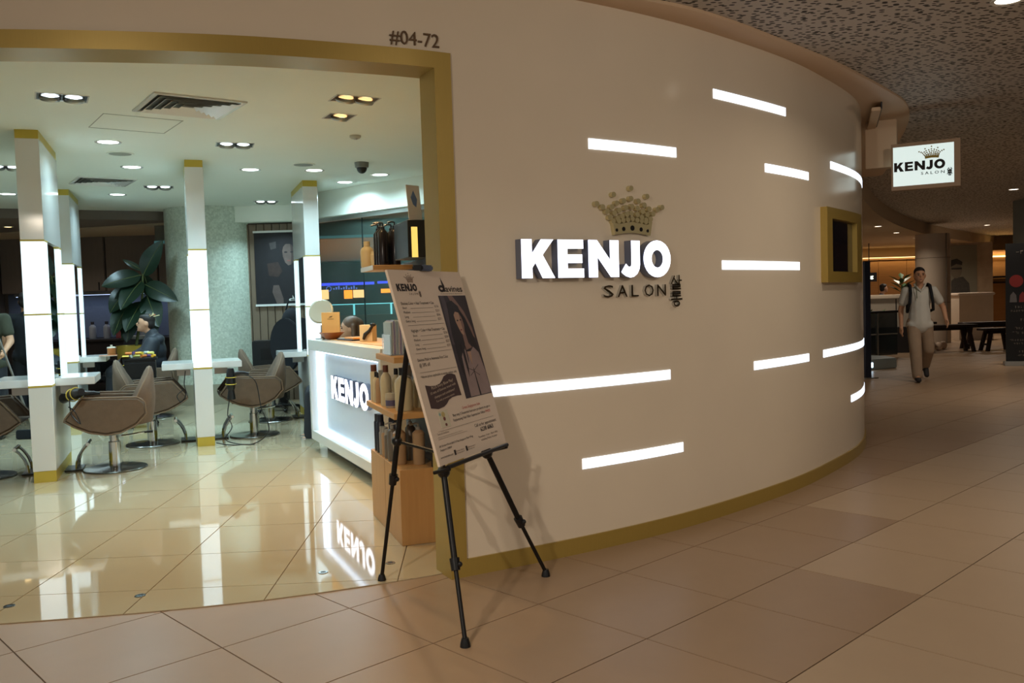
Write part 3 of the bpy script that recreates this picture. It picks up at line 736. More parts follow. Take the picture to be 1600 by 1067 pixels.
# ================================================================== styling chairs (face +x)
def make_chair(loc, rz, label):
    t = thing('styling_chair', label, 'chair', loc, rz, 'brown velvet styling chairs')
    side = [(.22, .665), (-.22, .645), (-.275, .60), (-.285, .50), (-.20, .405), (-.08, .35), (.04, .335), (.17, .365), (.28, .42), (.36, .475), (.35, .50)]
    for sy in (-1, 1):
        y0, y1 = (sy * .235, sy * .315)
        a = obj('arm_panel', MB().prismxz(side, min(y0, y1), max(y0, y1)), VELVET, t, bevel=.022, seg=3)
        yo = sy * .312
        obj('piping', MB().tube([(x * .985 - .001, yo, z * .985 + .006) for x, z in side + side[:1]], .006, 6), PIPING, a)
    obj('seat', MB().box(-.22, .27, -.232, .232, .37, .50), VELVET, t, bevel=.04, seg=3)
    obj('under_tub', MB().add([(x, y, z) for y in (-.25, .25) for x, z in side[3:10]], [tuple(range(7)), tuple(range(13, 6, -1))] + [(i, i + 1, i + 8, i + 7) for i in range(6)] + [(6, 0, 7, 13)]), VELVET, t)
    # petal shaped curved backrest
    vs = []; nu, nv = 12, 12
    for lay in (0, 1):
        for j in range(nv + 1):
            v = j / nv
            half = .275 * (1 - .60 * max(0, (v - .35) / .65) ** 2.4)
            for i in range(nu + 1):
                u = -1 + 2 * i / nu
                y = u * half
                z = .40 + .48 * v - .05 * abs(u) ** 3 * v
                th = .082 * math.sqrt(max(0.0, 1 - (abs(u) ** 4))) * math.sqrt(max(0.0, 1 - .96 * v ** 3.2)) * (.72 + .28 * math.sin(math.pi * min(1, v + .25))) + .006
                x = -.235 - .075 * v + .10 * (y / .27) ** 2 * (1 - .5 * v)
                vs.append((x + (th if lay == 0 else -th), y, z))
    n1 = (nu + 1) * (nv + 1); fs = []
    for j in range(nv):
        for i in range(nu):
            a = j * (nu + 1) + i
            fs += [(a, a + 1, a + nu + 2, a + nu + 1), (n1 + a, n1 + a + nu + 1, n1 + a + nu + 2, n1 + a + 1)]
    edge = [i for i in range(nu + 1)] + [j * (nu + 1) + nu for j in range(1, nv + 1)] + [nv * (nu + 1) + i for i in range(nu - 1, -1, -1)] + [j * (nu + 1) for j in range(nv - 1, 0, -1)]
    for k in range(len(edge)):
        a, b = edge[k], edge[(k + 1) % len(edge)]
        fs.append((a, n1 + a, n1 + b, b))
    br = obj('backrest', MB().add(vs, fs), VELVET, t, smooth=60)
    obj('piping', MB().tube([tuple((Vector(vs[k]) + Vector(vs[n1 + k])) / 2) for k in edge[nu:nu + 2 * nv + nu]], .007, 6), PIPING, br)
    obj('mount', MB().lathe([(.12, .335), (.10, .315), (.06, .30)], 20), STEEL, t)
    obj('column', MB().lathe([(.038, .24), (.038, .31)], 20).lathe([(.05, .02), (.05, .24), (.045, .245)], 20), CHROME, t)
    obj('base', MB().lathe([(.255, 0), (.262, .006), (.255, .014), (.09, .022), (.06, .03)], 40), mat('base_steel', (120, 120, 116), .22, .95), t)
    lv = obj('pump_lever', MB().tube([(.02, -.03, .275), (-.12, -.10, .275), (-.26, -.16, .285)], .010, 8), CHROME, t)
    obj('pedal', MB().box(-.31, -.24, -.19, -.14, .275, .29), BLACKP, lv)
    return t
fa = math.radians(180 + 20.8)
c1 = make_chair((-3.50, 7.62, 0.005), fa, 'brown velvet styling chair nearest the opening, facing the first station')
for loc, rz, lb_ in [((-3.73, 8.98, .005), SR, 'brown velvet styling chair facing the station before the pillar, back to viewer side'),
                     ((-2.80, 9.40, .005), fa, 'brown velvet styling chair beside the reception counter, facing the pillar station'),
                     ((-2.96, 10.60, .005), SR, 'brown velvet styling chair half hidden behind the one by reception'),
                     ((-4.52, 7.38, .005), SR, 'brown velvet styling chair cut off at the left edge'),
                     ((-4.68, 11.30, .005), fa, 'brown velvet styling chair holding the caped customer')]: dup(c1, loc, rz, lb_)
# ---- hair dryers hanging in brass rings
def dryer(loc, rot, label):
    t = thing('hair_dryer', label, 'hair dryer', loc, 0); t.rotation_euler = rot; t['group'] = 'black hair dryers hanging at the stations'
    obj('body', MB().lathe([(.030, -.11), (.040, -.09), (.046, -.02), (.043, .05), (.034, .10), (.030, .11)], 18), BLACKP, t)
    obj('nozzle', MB().lathe([(.030, -.11), (.034, -.14), (.044, -.20), (.042, -.205)], 16), BLACKP, t)
    obj('handle', MB().tube([(.0, 0, .05), (.07, 0, .06), (.13, 0, .055), (.18, 0, .04)], [.022, .021, .019, .014], 10), BLACKP, t)
    for z in (.02, -.05): obj('brass_ring', MB().tube([(.052 * math.cos(a), .052 * math.sin(a), z) for a in [k * math.pi / 10 for k in range(21)]], .0045, 6), GOLDF, t)
    return t
dryer((-3.645, 7.27, .70), (1.35, .1, .9), 'black hair dryer lying in brass rings at the nearest station')
dryer((-2.86, 8.86, .66), (0.05, .0, .5), 'black hair dryer hanging nozzle down at the pillar station')
dryer((-4.82, 10.85, .70), (0.1, .0, .5), 'black hair dryer hanging at the station beside the customer')
dryer((-2.03, 10.56, .68), (0.1, .0, .5), 'black hair dryer hanging at the station by the counter')
def cable(pts, label, r=.005):
    c = catmull([pts[0]] + pts + [pts[-1]], 8) if False else None
    P = [Vector(p) for p in pts]; out = []
    Q = [P[0]] + P + [P[-1]]
    for i in range(1, len(Q) - 2):
        a, b, c_, d = Q[i - 1:i + 3]
        for k in range(8):
            t = k / 8; out.append(.5 * ((2 * b) + (-a + c_) * t + (2 * a - 5 * b + 4 * c_ - d) * t * t + (-a + 3 * b - 3 * c_ + d) * t ** 3))
    out.append(P[-1])
    tag(obj('power_cable', MB().tube(out, r, 6), BLACKP), label, 'cable', 'hair dryer cables')
cable([(-2.72, 8.9, .70), (-2.62, 8.9, .62), (-2.58, 8.92, .35), (-2.52, 8.95, .12), (-2.62, 8.78, .012), (-2.85, 8.72, .012), (-3.0, 8.76, .03)], 'black cable looping from the dryer handle to the floor')
cable([(-2.88, 8.86, .46), (-2.90, 8.84, .30), (-2.85, 8.80, .18), (-2.92, 8.8, .06), (-2.80, 8.78, .012), (-2.6, 8.70, .012)], 'black cable dropping beside the pillar station foot')
cable([(-3.68, 7.24, .66), (-3.66, 7.22, .54), (-3.58, 7.20, .46), (-3.62, 7.20, .56), (-3.68, 7.22, .60)], 'black cable looped under the nearest dryer')
cable([(-3.27, 8.74, .765), (-3.28, 8.72, .64), (-3.26, 8.70, .54), (-3.31, 8.70, .46), (-3.35, 8.70, .52), (-3.29, 8.71, .58)], 'black cable looped on the shelf left of pillar station')
# ================================================================== reception counter
ct = thing('reception_counter', 'white reception counter with backlit KENJO front', 'counter', (-1.95, 8.37, .005), math.atan2(-.907, .42))
LC = 2.42; DC = .55
CW = mat('counter_white', (206, 206, 200), .25, 0, .02, 3)
obj('kick_plinth', MB().box(.12, LC - .02, .12, DC - .02, 0, .10), mat('kick_grey', (96, 92, 80), .6), ct, smooth=0)
obj('bottom_rail', MB().box(0, LC, 0, DC, .10, .185), CW, ct, bevel=.003, seg=1)
obj('worktop', MB().box(0, LC, 0, DC, .955, 1.05), CW, ct, bevel=.003, seg=1)
obj('end_panel', MB().box(0, .055, 0, DC, .185, .955), CW, ct, smooth=0)
obj('end_panel', MB().box(LC - .055, LC, 0, DC, .185, .955), CW, ct, smooth=0)
fpn = obj('front_panel', MB().box(.055, LC - .055, .09, .11, .185, .955), mat('frosted_front', (206, 216, 226), .16, 0, .05, 3, emit=(176, 196, 220), estr=.16), ct, smooth=0)
LED = mat('led_tube', (235, 242, 250), .3, emit=(206, 230, 255), estr=2.2)
for b in ((.06, .085, .06, .085, .19, .95), (.09, LC - .06, .06, .085, .19, .207), (.09, LC - .06, .06, .085, .933, .95)):
    obj('light_tube', MB().box(*b), LED, ct, smooth=0)
for b in ((.19, .225, .07, .088, .20, .545), (.19, .225, .07, .088, .56, .94)): obj('light_tube', MB().box(*b), LED, ct, smooth=0)
h = .205
for ch, lx, P in LET:
    lt = obj('letter', put_letter(MB(), P, h, .05, .088, Matrix.Translation((.69, 0, .545)) @ Matrix.Diagonal((1.165, 1, 1, 1)), lx * h, 0), LETSIDE, ct, smooth=25)
    obj('letter_face', put_letter(MB(), P, h * .985, .0475, .0495, Matrix.Translation((.6915, 0, .5465)) @ Matrix.Diagonal((1.165, 1, 1, 1)), lx * h, 0), LETTER, lt, smooth=0)
obj('oak_shelf', MB().box(.06, LC, .12, DC - .002, 1.0505, 1.056), OAKH, ct, smooth=0)
Mc = ct.matrix_world.copy() if False else Matrix.Translation((-1.95, 8.37, .005)) @ Matrix.Rotation(math.atan2(-.907, .42), 4, 'Z')
def oncounter(x, y): p = Mc @ Vector((x, y, 1.056)); return (p.x, p.y, p.z)
# things on the counter
mz = thing('vanity_mirror', 'round tilting vanity mirror on the counter corner', 'mirror', oncounter(.17, .10), math.radians(-8))
obj('foot', MB().lathe([(.06, 0), (.06, .008), (.012, .016), (.009, .13)], 20), CHROME, mz)
R = Matrix.Translation((0, 0, .26)) @ Matrix.Rotation(math.radians(72), 4, 'X') @ Matrix.Rotation(.0, 4, 'Z')
obj('rim', MB().lathe([(.112, -.006), (.12, 0), (.112, .006)], 36, M=R), mat('mirror_back', (168, 168, 152), .35, .2), mz); obj('glass', MB().lathe([(.106, -.008), (.106, .0075)], 36, M=R), mat('grey_mirror', (176, 176, 160), .3, .2), mz)
mb_ = thing('menu_stand', 'pale wood menu board standing in a brown bowl', 'menu', oncounter(.37, .14), math.radians(-4))
obj('board', MB().box(-.085, .085, 0, .014, .06, .25), mat('birch', (222, 182, 118), .5, 0, .06, 7), mb_, bevel=.002, seg=1)
obj('print_mark', MB().prismxz([(-.02, .20), (.01, .205), (.02, .215), (.0, .212)], -.001, -.0002).prismxz([(-.03, .185), (.03, .185), (.03, .188), (-.03, .188)], -.001, -.0002), INK, mb_, smooth=0)
obj('bowl', MB().lathe([(.05, 0), (.085, .03), (.12, .065), (.112, .065), (.08, .034), (.04, .012)], 28, c=(.0, .02, 0)), mat('brown_bowl', (150, 88, 48), .4, 0, .2, 12), mb_)
tr_ = thing('document_tray', 'flat dark tray with orange folder on the counter', 'tray', oncounter(.80, .26), math.radians(-60))
obj('tray', MB().box(-.20, .20, -.11, .11, 0, .014), mat('dark_tray', (36, 40, 52), .5), tr_, bevel=.003, seg=1); obj('folder', MB().box(-.02, .20, -.10, .09, .014, .03), mat('orange_folder', (206, 142, 72), .5), tr_, bevel=.002, seg=1)
cal = thing('desk_calendar', 'small cream desk box with a dark ribbon bow', 'box', oncounter(1.2, .26), math.radians(-20))
obj('box', MB().box(-.06, .06, -.04, .04, 0, .14), mat('cream_card', (212, 194, 156), .6), cal, bevel=.002, seg=1)
obj('bow', MB().tube([(-.02, -.045, .02), (.0, -.05, .06), (.04, -.05, .09), (.07, -.05, .13)], [.012, .018, .014, .012], 8).ball((.075, -.05, .14), (.03, .012, .016)), BLACKP, cal)
fg = thing('animal_figurine', 'small grey and white figurine beside the desk box', 'figurine', oncounter(1.62, .32), math.radians(-30))
obj('figure', MB().ball((0, 0, .035), (.05, .03, .034)).ball((.045, 0, .085), (.024, .022, .024)).ball((-.03, .0, .07), (.02, .015, .03)), mat('figurine_white', (196, 188, 176), .5, 0, .2, 20), fg); obj('foot', MB().box(-.05, .06, -.03, .03, 0, .008), BLACKP, fg, smooth=0)
# ================================================================== product shelf unit by the jamb (local x = width, y = length)
UR = math.radians(20.3)
un = thing('product_shelf', 'oak product shelf unit inside the gold door frame', 'shelf', (-.651, 4.873, .0055), UR)
obj('plinth', MB().box(0, .27, 0, .82, 0, .43), OAK, un, bevel=.002, seg=1)
obj('joint', MB().box(-.0008, .0, .405, .408, 0, .43), mat('joint_line', (120, 84, 48), .7), un, smooth=0)
BLUEG = mat('blue_grey_panel', (72, 82, 96), .4)
obj('back_panel', MB().box(.235, .262, .02, .80, .43, 1.62), BLUEG, un, smooth=0)
obj('edge_post', MB().box(.19, .275, -.004, .022, .43, 1.62), BLACKP, un, smooth=0)
for z, y0, y1, x0 in ((.715, 0, .80, -.02), (1.03, .02, .52, -.005)):
    obj('shelf', MB().box(x0, .235, y0, y1, z, z + .035), OAKH, un, bevel=.002, seg=1)
obj('shelf', MB().box(-.01, .235, .47, .86, 1.572, 1.60), OAKH, un, bevel=.002, seg=1)
obj('shelf_lining', MB().box(-.013, -.0105, .47, .86, 1.572, 1.60), CW, un, smooth=0)
Mu = Matrix.Translation((-.651, 4.873, .0055)) @ Matrix.Rotation(UR, 4, 'Z')
def onunit(x, y, z): p = Mu @ Vector((x, y, z)); return (p.x, p.y, p.z)
bx = thing('display_box', 'black display box with a lit yellow slot on shelf top', 'display box', onunit(.10, .12, 1.6205 - .0055 + .0055), UR)
obj('case', MB().box(-.0, .17, -.10, .24, 0, .21), BLACKP, bx, bevel=.003, seg=1)
obj('lit_slot', MB().box(.02, .055, -.102, -.1, .0, .17), mat('yellow_slot', (240, 210, 110), .5, emit=(250, 214, 110), estr=.9), bx, smooth=0)
cs = thing('card_sign', 'small white standing card with a blue emblem on black box', 'card', onunit(.16, .06, 1.6305 + .2), UR + .5)
obj('card', MB().box(-.05, .05, 0, .004, 0, .20, Matrix.Rotation(-.1, 4, 'X')), mat('white_card', (206, 200, 188), .5), cs, smooth=0)
obj('emblem', MB().prismxz([(0, .17), (-.024, .13), (-.01, .09), (.012, .075), (.024, .12)], -.0015, -.0005, Matrix.Rotation(-.1, 4, 'X')), mat('blue_print', (92, 116, 156), .5), cs, smooth=0)
nt_ = tag(obj('notice_sheet', MB().box(0, .18, 0, .003, 0, .30), mat('lime_paper', (206, 218, 138), .6), loc=onunit(.285, .04, 1.25), rot=(0, 0, UR)), 'yellow green notice sheet seen behind the shelf post', 'notice')
# ---- bottles
def bottle(kind, loc, h, r, col, cap, label, group, rough=.35):
    mcol = mat('bottle_%d_%d_%d' % col, col, rough, 0, .06, 14); mcap = mat('cap_%d_%d_%d' % cap, cap, .35, 0, .06, 14)
    t = thing('bottle' if kind not in ('jar', 'tube', 'box') else {'jar': 'cream_jar', 'tube': 'product_tube', 'box': 'product_box'}[kind], label, {'jar': 'jar', 'tube': 'tube', 'box': 'box'}.get(kind, 'bottle'), loc, UR, group)
    if kind == 'round':
        obj('body', MB().lathe([(r * .94, 0), (r, .01), (r, h * .62), (r * .9, h * .72), (r * .5, h * .80), (r * .42, h * .83)], 20), mcol, t); obj('cap', MB().lathe([(r * .5, h * .83), (r * .5, h)], 16), mcap, t)
    elif kind == 'slim':
        obj('body', MB().lathe([(r * .95, 0), (r, .008), (r, h * .78), (r * .8, h * .82)], 18), mcol, t); obj('cap', MB().lathe([(r * .82, h * .82), (r * .8, h)], 16), mcap, t)
    elif kind == 'pump':
        obj('body', MB().lathe([(r * .95, 0), (r, .008), (r, h * .74), (r * .6, h * .80), (r * .4, h * .82)], 18), mcol, t)
        c = obj('pump', MB().lathe([(r * .42, h * .82), (r * .42, h * .88), (r * .18, h * .89), (r * .18, h * .96)], 14), mcap, t); obj('spout', MB().tube([(0, 0, h * .96), (-r * .6, 0, h * .97), (-r * 1.4, 0, h * .94)], r * .16, 8), mcap, c)
    elif kind == 'jar':
        obj('body', MB().lathe([(r * .95, 0), (r, .006), (r, h * .7)], 20), mcol, t); obj('lid', MB().lathe([(r * 1.03, h * .7), (r * 1.03, h), (r * .9, h * 1.02)], 20), mcap, t); obj('band', MB().lathe([(r * 1.005, h * .15), (r * 1.005, h * .55)], 20, cap=False), mat('violet_label', (84, 80, 110), .5), t)
    elif kind == 'tube':
        obj('body', MB().add([(-r, -.004, h), (r, -.004, h), (r, .004, h), (-r, .004, h)] + [(r * .62 * math.cos(a), r * .62 * math.sin(a), h * .16) for a in [math.pi * (1.25 + .5 * k) for k in range(4)]], [(0, 1, 2, 3), (0, 4, 5, 1), (1, 5, 6, 2), (2, 6, 7, 3), (3, 7, 4, 0), (7, 6, 5, 4)]), mcol, t, smooth=60); obj('cap', MB().lathe([(r * .66, 0), (r * .62, h * .16)], 14), mcap, t)
    elif kind == 'box':
        obj('body', MB().box(-r, r, -r, r, 0, h * .9), mcol, t, bevel=.003, seg=1); obj('cap', MB().box(-r * .98, r * .98, -r * .98, r * .98, h * .9, h), mcap, t, bevel=.003, seg=1)
    return t
CR = (196, 184, 150); TN = (168, 138, 104); SM = (104, 98, 88); NV = (40, 44, 56); BRN = (104, 62, 44); BK = (24, 22, 24); GY = (150, 148, 140)
zP = .4305; G1 = 'products on the oak plinth top'
for kind, x, y, h_, r_, c_, k_, lb_ in [
    ('slim', .035, .74, .235, .024, NV, NV, 'tall navy bottle at the far end of plinth'), ('slim', .035, .655, .24, .026, NV, NV, 'tall navy bottle second from the far end of plinth'), ('slim', .13, .74, .25, .025, NV, NV, 'tall navy bottle behind at far end of plinth'), ('slim', .13, .62, .24, .026, NV, NV, 'tall navy bottle behind the row on plinth'),
    ('slim', .03, .575, .175, .022, GY, GY, 'short grey green bottle in the plinth row'), ('slim', .03, .50, .18, .023, TN, GY, 'short tan bottle beside the grey green one on plinth'), ('slim', .03, .42, .175, .023, SM, GY, 'short smoky bottle in the middle of the plinth row'),
    ('pump', .035, .32, .235, .030, SM, GY, 'smoky pump bottle with pale head on plinth'), ('pump', .05, .20, .245, .038, TN, GY, 'large tan pump bottle nearest the plinth corner'), ('pump', .14, .30, .26, .030, SM, GY, 'smoky pump bottle standing behind the tan one'), ('pump', .15, .14, .245, .036, TN, GY, 'tan pump bottle beside the easel leg on plinth')]:
    bottle(kind, onunit(x, y, zP), h_, r_, c_, k_, lb_, G1)
zS = .7505; G2 = 'products on the middle oak shelf'
for kind, x, y, h_, r_, c_, k_, lb_ in [
    ('slim', .02, .73, .23, .024, CR, BRN, 'cream bottle with brown cap at the far end of middle shelf'), ('round', .02, .66, .19, .022, CR, BK, 'slim cream bottle with black cap on middle shelf'), ('round', .02, .59, .19, .022, TN, BK, 'slim tan bottle with black cap on middle shelf'),
    ('round', .03, .42, .245, .034, CR, BRN, 'curved cream bottle with brown cap and green mark on middle shelf'), ('tube', .03, .51, .21, .026, GY, GY, 'silver grey tube standing on middle shelf'), ('round', .10, .45, .22, .026, CR, BK, 'cream bottle with black cap behind on middle shelf'),
    ('jar', .035, .30, .085, .036, (172, 160, 140), (182, 172, 150), 'lidded jar with violet band in front on middle shelf'), ('jar', .12, .31, .17, .034, (150, 150, 170), (190, 180, 160), 'tall violet tub behind the jar on middle shelf'), ('tube', .16, .40, .24, .03, (180, 176, 166), (180, 176, 166), 'pale upright tube at the back of middle shelf'),
    ('round', .07, .13, .245, .052, CR, BK, 'large cream bottle with black cap nearest on middle shelf'), ('round', .17, .22, .22, .03, CR, BK, 'cream bottle behind the large one on middle shelf')]:
    bottle(kind, onunit(x, y, zS), h_, r_, c_, k_, lb_, G2)
br = thing('brochure_holder', 'clear acrylic holder packed with brochures on the upper shelf', 'brochure holder', onunit(.05, .26, 1.0655), UR)
obj('holder', MB().box(-.045, .045, -.11, .11, 0, .006).box(-.045, -.042, -.11, .11, .006, .12).box(.042, .045, -.11, .11, .006, .2), ACRYL, br, smooth=0)
for k in range(8):
    cc = [(170, 190, 196), (206, 206, 204), (156, 150, 180), (190, 200, 204)][k % 4]
    obj('brochure', MB().box(-.036 + .009 * k, -.030 + .009 * k, -.10, .10, .006, .19 + .006 * (k % 3)), mat('brochure_%d' % (k % 4), cc, .4), br, smooth=0)
bottle('box', onunit(.16, .16, 1.0655), .20, .038, (140, 156, 142), (150, 150, 120), 'pale green product carton beside the brochure holder', 'cartons on the upper oak shelf'); bottle('box', onunit(.16, .27, 1.0655), .19, .038, (132, 148, 140), (132, 148, 140), 'grey green product carton behind the first carton', 'cartons on the upper oak shelf')
zT = 1.6005; G3 = 'bottles on the top oak shelf'
bottle('round', onunit(.02, .80, zT), .165, .042, (214, 196, 150), (214, 196, 150), 'wide cream bottle at the end of the top shelf', G3); bottle('slim', onunit(.05, .74, zT), .10, .02, (220, 206, 164), (220, 206, 164), 'small cream bottle in front of the wide one on top shelf', G3)
for k, (x, y) in enumerate(((.07, .68), (.07, .61), (.07, .54), (.15, .56), (.15, .66))): bottle('pump', onunit(x, y, zT), .27 + .008 * (k % 2), .031, (26, 22, 26), BK, ['black pump bottle beside the cream bottles on top shelf', 'black pump bottle second along the top shelf', 'black pump bottle nearest the end of top shelf', 'black pump bottle behind the nearest on top shelf', 'black pump bottle behind the second on top shelf'][k], G3, .25)
# floor sockets
for (x, y), lb_ in zip(((-2.398, 4.06), (-1.822, 4.152), (-1.003, 4.433), (-.676, 4.564)), ('round metal floor socket at the left end of the threshold', 'round metal floor socket on the tile joint of threshold', 'round metal floor socket near the counter reflection', 'round metal floor socket beside the easel foot')):
    t = thing('floor_socket', lb_, 'floor socket', (x, y, .0051), 0, 'round sockets along the threshold'); obj('ring', MB().lathe([(.026, 0), (.024, .003), (.014, .003)], 20, cap=False), CHROME, t); obj('plug', MB().lathe([(.014, 0), (.014, .002)], 16), BLACKP, t)
# ================================================================== easel and price board
BLc = Vector((-.312, 3.596, .69)); bu = Vector((.418, .908, 0)).normalized(); bv = (Vector((-.515, 3.69, 1.512)) - BLc).normalized(); bn = bu.cross(bv)
MBD = Matrix(((bu.x, -bn.x, bv.x, BLc.x), (bu.y, -bn.y, bv.y, BLc.y), (bu.z, -bn.z, bv.z, BLc.z), (0, 0, 0, 1)))   # local x right, y into the board, z up
BW, BH = .642, .852
bd = thing('price_board', 'pale foam price board leaning on the black tripod easel', 'poster board', M=MBD)
obj('foam_board', MB().box(0, BW, 0, .012, 0, BH), PAPER, bd, smooth=0)
flat_logo(bd, .036, .757, .0326, INK, mat('print_bronze', (148, 128, 110), .6), ms=INKG)
def tx(s, u, v, h, w, m_=INK, bold=0.0, rot=0.0, y=-.0012, par=None):
    me = text_mesh(s, h, w, bold, 0, 2); obj('lettering', mesh_at(me, Matrix.Translation((u, y, v)) @ Matrix.Rotation(-rot, 4, 'Y')), m_, par or bd, smooth=0)
def line(u0, u1, v, t=.0009, m_=INKG): obj('rule', MB().box(u0, u1, -.0012, -.0004, v, v + t), m_, bd, smooth=0)
def davines(par, u, v, w, m_, y=-.0012):
    k = w / .226
    me = text_mesh('avines', .030 * k, .166 * k, .012, 0, 3); obj('lettering', mesh_at(me, Matrix.Translation((u + .062 * k, y, v))), m_, par, smooth=0)
    q = MB(); q.ring(ell(u + .026 * k, v + .015 * k, .027 * k, .017 * k, 20), ell(u + .028 * k, v + .015 * k, .012 * k, .006 * k, 20), y, y - .0006); q.prismxz([(u + .040 * k, v), (u + .058 * k, v), (u + .060 * k, v + .030 * k), (u + .040 * k, v + .068 * k)], y, y - .0006)
    obj('lettering', q, m_, par, smooth=0)
davines(bd, .392, .753, .226, INK)
tx('SUSTAINABLE BEAUTY', .40, .741, .0045, .21, INKG)
tx('Davines Color + Hair Treatment + Cut', .036, .696, .013, .275, INK)
for k, (a, p) in enumerate((('Short', '$156'), ('Medium', '$201'), ('Long', '$246'), ('Extra long', '$271'))):
    v = .678 - .0197 * k; tx(a, .039, v, .010, {0: .035, 1: .052, 2: .03, 3: .075}[k], INK); tx(p, .312, v + .002, .011, .034, INKG); line(.105 if k < 3 else .125, .295, v + .001)
line(.046, .36, .604)
tx('Highlight + Color + Hair Treatment + Cut', .058, .574, .013, .29, INK)
for k, (a, p) in enumerate((('Short', '$236'), ('Medium', '$281'), ('Long', '$327'), ('Extra long', '$371'))):
    v = .554 - .0197 * k; tx(a, .062, v, .010, {0: .035, 1: .052, 2: .03, 3: .075}[k], INK); tx(p, .33, v + .002, .011, .034, INKG); line(.125 if k < 3 else .145, .315, v + .001)
line(.046, .36, .480)
tx('Davines Mask w Ammonia Free Color', .046, .446, .013, .265, INK); tx('@ 50% off', .048, .422, .015, .09, INK)
line(.04, .36, .397)
tx('*Above prices applicable to senior stylists only', .036, .374, .011, .315, INK)
ban = [(.051, .342), (.09, .335), (.135, .333), (.175, .338), (.20, .350), (.225, .366), (.26, .374), (.30, .372), (.329, .364), (.337, .268), (.30, .270), (.25, .268), (.215, .260), (.19, .246), (.16, .236), (.11, .232), (.05, .242)]
pb = obj('print_panel', MB().prismxz(ban, -.0004, -.0012), INKB, bd, smooth=0)
CRM = mat('print_cream', (206, 184, 160), .6)
for s, u, v, h_, w_ in (('PLUS Every Blow Play!', .095, .318, .013, .20), ('10 sets of Davines travel with', .075, .297, .011, .235), ('shampoo and conditioner!', .10, .278, .011, .19), ('Too with promotion session', .105, .260, .009, .17)): tx(s, u, v, h_, w_, CRM, 0, .10, -.002, pb)
# portrait print: dark ground, hair, figure (flat shapes printed on the board)
pp = obj('print_panel', MB().box(.371, .636, -.0012, -.0004, .247, .734), mat('portrait_ground', (52, 44, 50), .6, 0, .5, 14), bd, smooth=0)
FLESH = mat('portrait_flesh', (176, 142, 120), .6, 0, .12, 22); FLESHD = mat('portrait_flesh_shade', (132, 104, 94), .6, 0, .15, 22); HAIRP = mat('portrait_hair', (34, 28, 32), .6, 0, .3, 40); SILK = mat('portrait_silk', (150, 130, 126), .6, 0, .18, 14)
def patch(par, pts, m_, y): obj('print_shape', MB().prismxz(pts, y, y - .0003), m_, par, smooth=0)
patch(pp, [(.385, .734), (.42, .734), (.43, .60), (.41, .50), (.38, .50)], mat('portrait_dim', (78, 68, 74), .6, 0, .4, 20), -.0014)
patch(pp, [(.455, .734), (.50, .734), (.575, .655), (.612, .575), (.618, .52), (.585, .545), (.54, .61), (.49, .67)], FLESHD, -.0014)
patch(pp, [(.43, .70), (.48, .71), (.53, .68), (.55, .60), (.545, .52), (.535, .47), (.50, .44), (.47, .40), (.455, .33), (.43, .30), (.405, .38), (.40, .55)], HAIRP, -.0016)
patch(pp, [(.53, .67), (.57, .62), (.60, .54), (.62, .46), (.605, .42), (.57, .45), (.55, .52)], HAIRP, -.0016)
patch(pp, [(.465, .640), (.485, .655), (.515, .650), (.535, .625), (.540, .590), (.530, .558), (.512, .540), (.495, .548), (.480, .575), (.468, .605)], FLESH, -.0019)
patch(pp, [(.515, .650), (.535, .625), (.540, .590), (.530, .558), (.518, .545), (.516, .60)], FLESHD, -.0021)
patch(pp, [(.500, .555), (.530, .56), (.535, .50), (.56, .478), (.48, .465), (.498, .50)], FLESHD, -.0018)
patch(pp, [(.435, .44), (.47, .475), (.50, .46), (.515, .40), (.535, .46), (.57, .48), (.61, .45), (.628, .36), (.63, .25), (.42, .25), (.425, .34)], SILK, -.0020)
patch(pp, [(.50, .46), (.535, .46), (.517, .395)], FLESH, -.0022)
patch(pp, [(.455, .50), (.475, .47), (.470, .38), (.455, .34), (.452, .42)], HAIRP, -.0024)
patch(pp, [(.490, .50), (.497, .48), (.492, .42), (.484, .40)], HAIRP, -.0024)
patch(pp, [(.514, .38), (.518, .38), (.524, .25), (.510, .25)], HAIRP, -.0026)
for a in ((.45, .385, .514, .366), (.517, .366, .57, .39), (.47, .345, .514, .362), (.518, .362, .56, .34)):
    patch(pp, [(a[0], a[1]), (a[2], a[3]), (a[2], a[3] + .003), (a[0], a[1] + .002)], HAIRP, -.0026)
for a in ((.487, .612), (.518, .614)): patch(pp, ell(a[0], a[1], .008, .004, 10), HAIRP, -.0024)
patch(pp, ell(.500, .566, .010, .004, 10), mat('portrait_lip', (130, 78, 72), .6), -.0024)
tx('Great Singapore Sale', .31, .206, .013, .175, INKR)
tx('Buy any 2 Essential haircare products to get a', .212, .184, .012, .365, INK); tx('Replumping Hair Filler Superactive 100ml', .205, .163, .012, .305, INK); tx('FREE', .520, .163, .012, .05, INKR)
pc = obj('print_panel', MB().box(.092, .175, -.0012, -.0004, .150, .222), mat('print_pale', (214, 206, 180), .6), bd, smooth=0)
patch(pc, ell(.105, .208, .009, .007, 10), mat('print_teal', (150, 176, 170), .6), -.0014); patch(pc, ell(.132, .205, .015, .012, 12), mat('print_olive', (190, 172, 110), .6), -.0014); patch(pc, ell(.134, .186, .010, .009, 10), mat('print_maroon', (120, 70, 62), .6), -.0014); patch(pc, ell(.137, .160, .009, .007, 10), mat('print_maroon', (120, 70, 62), .6), -.0014)
line(.055, .585, .138)
tx('Call us for appointment:', .378, .112, .014, .225, INK); tx('6238 6063', .425, .086, .019, .13, INK, .015)
tx('Tuesdays 11am - 8pm daily', .385, .060, .009, .20, INKG); tx('including Public Holidays', .405, .044, .009, .165, INKG)
tx('Terms & Conditions', .042, .125, .008, .10, INKG); line(.042, .26, .115, .0006); line(.042, .30, .107, .0006)
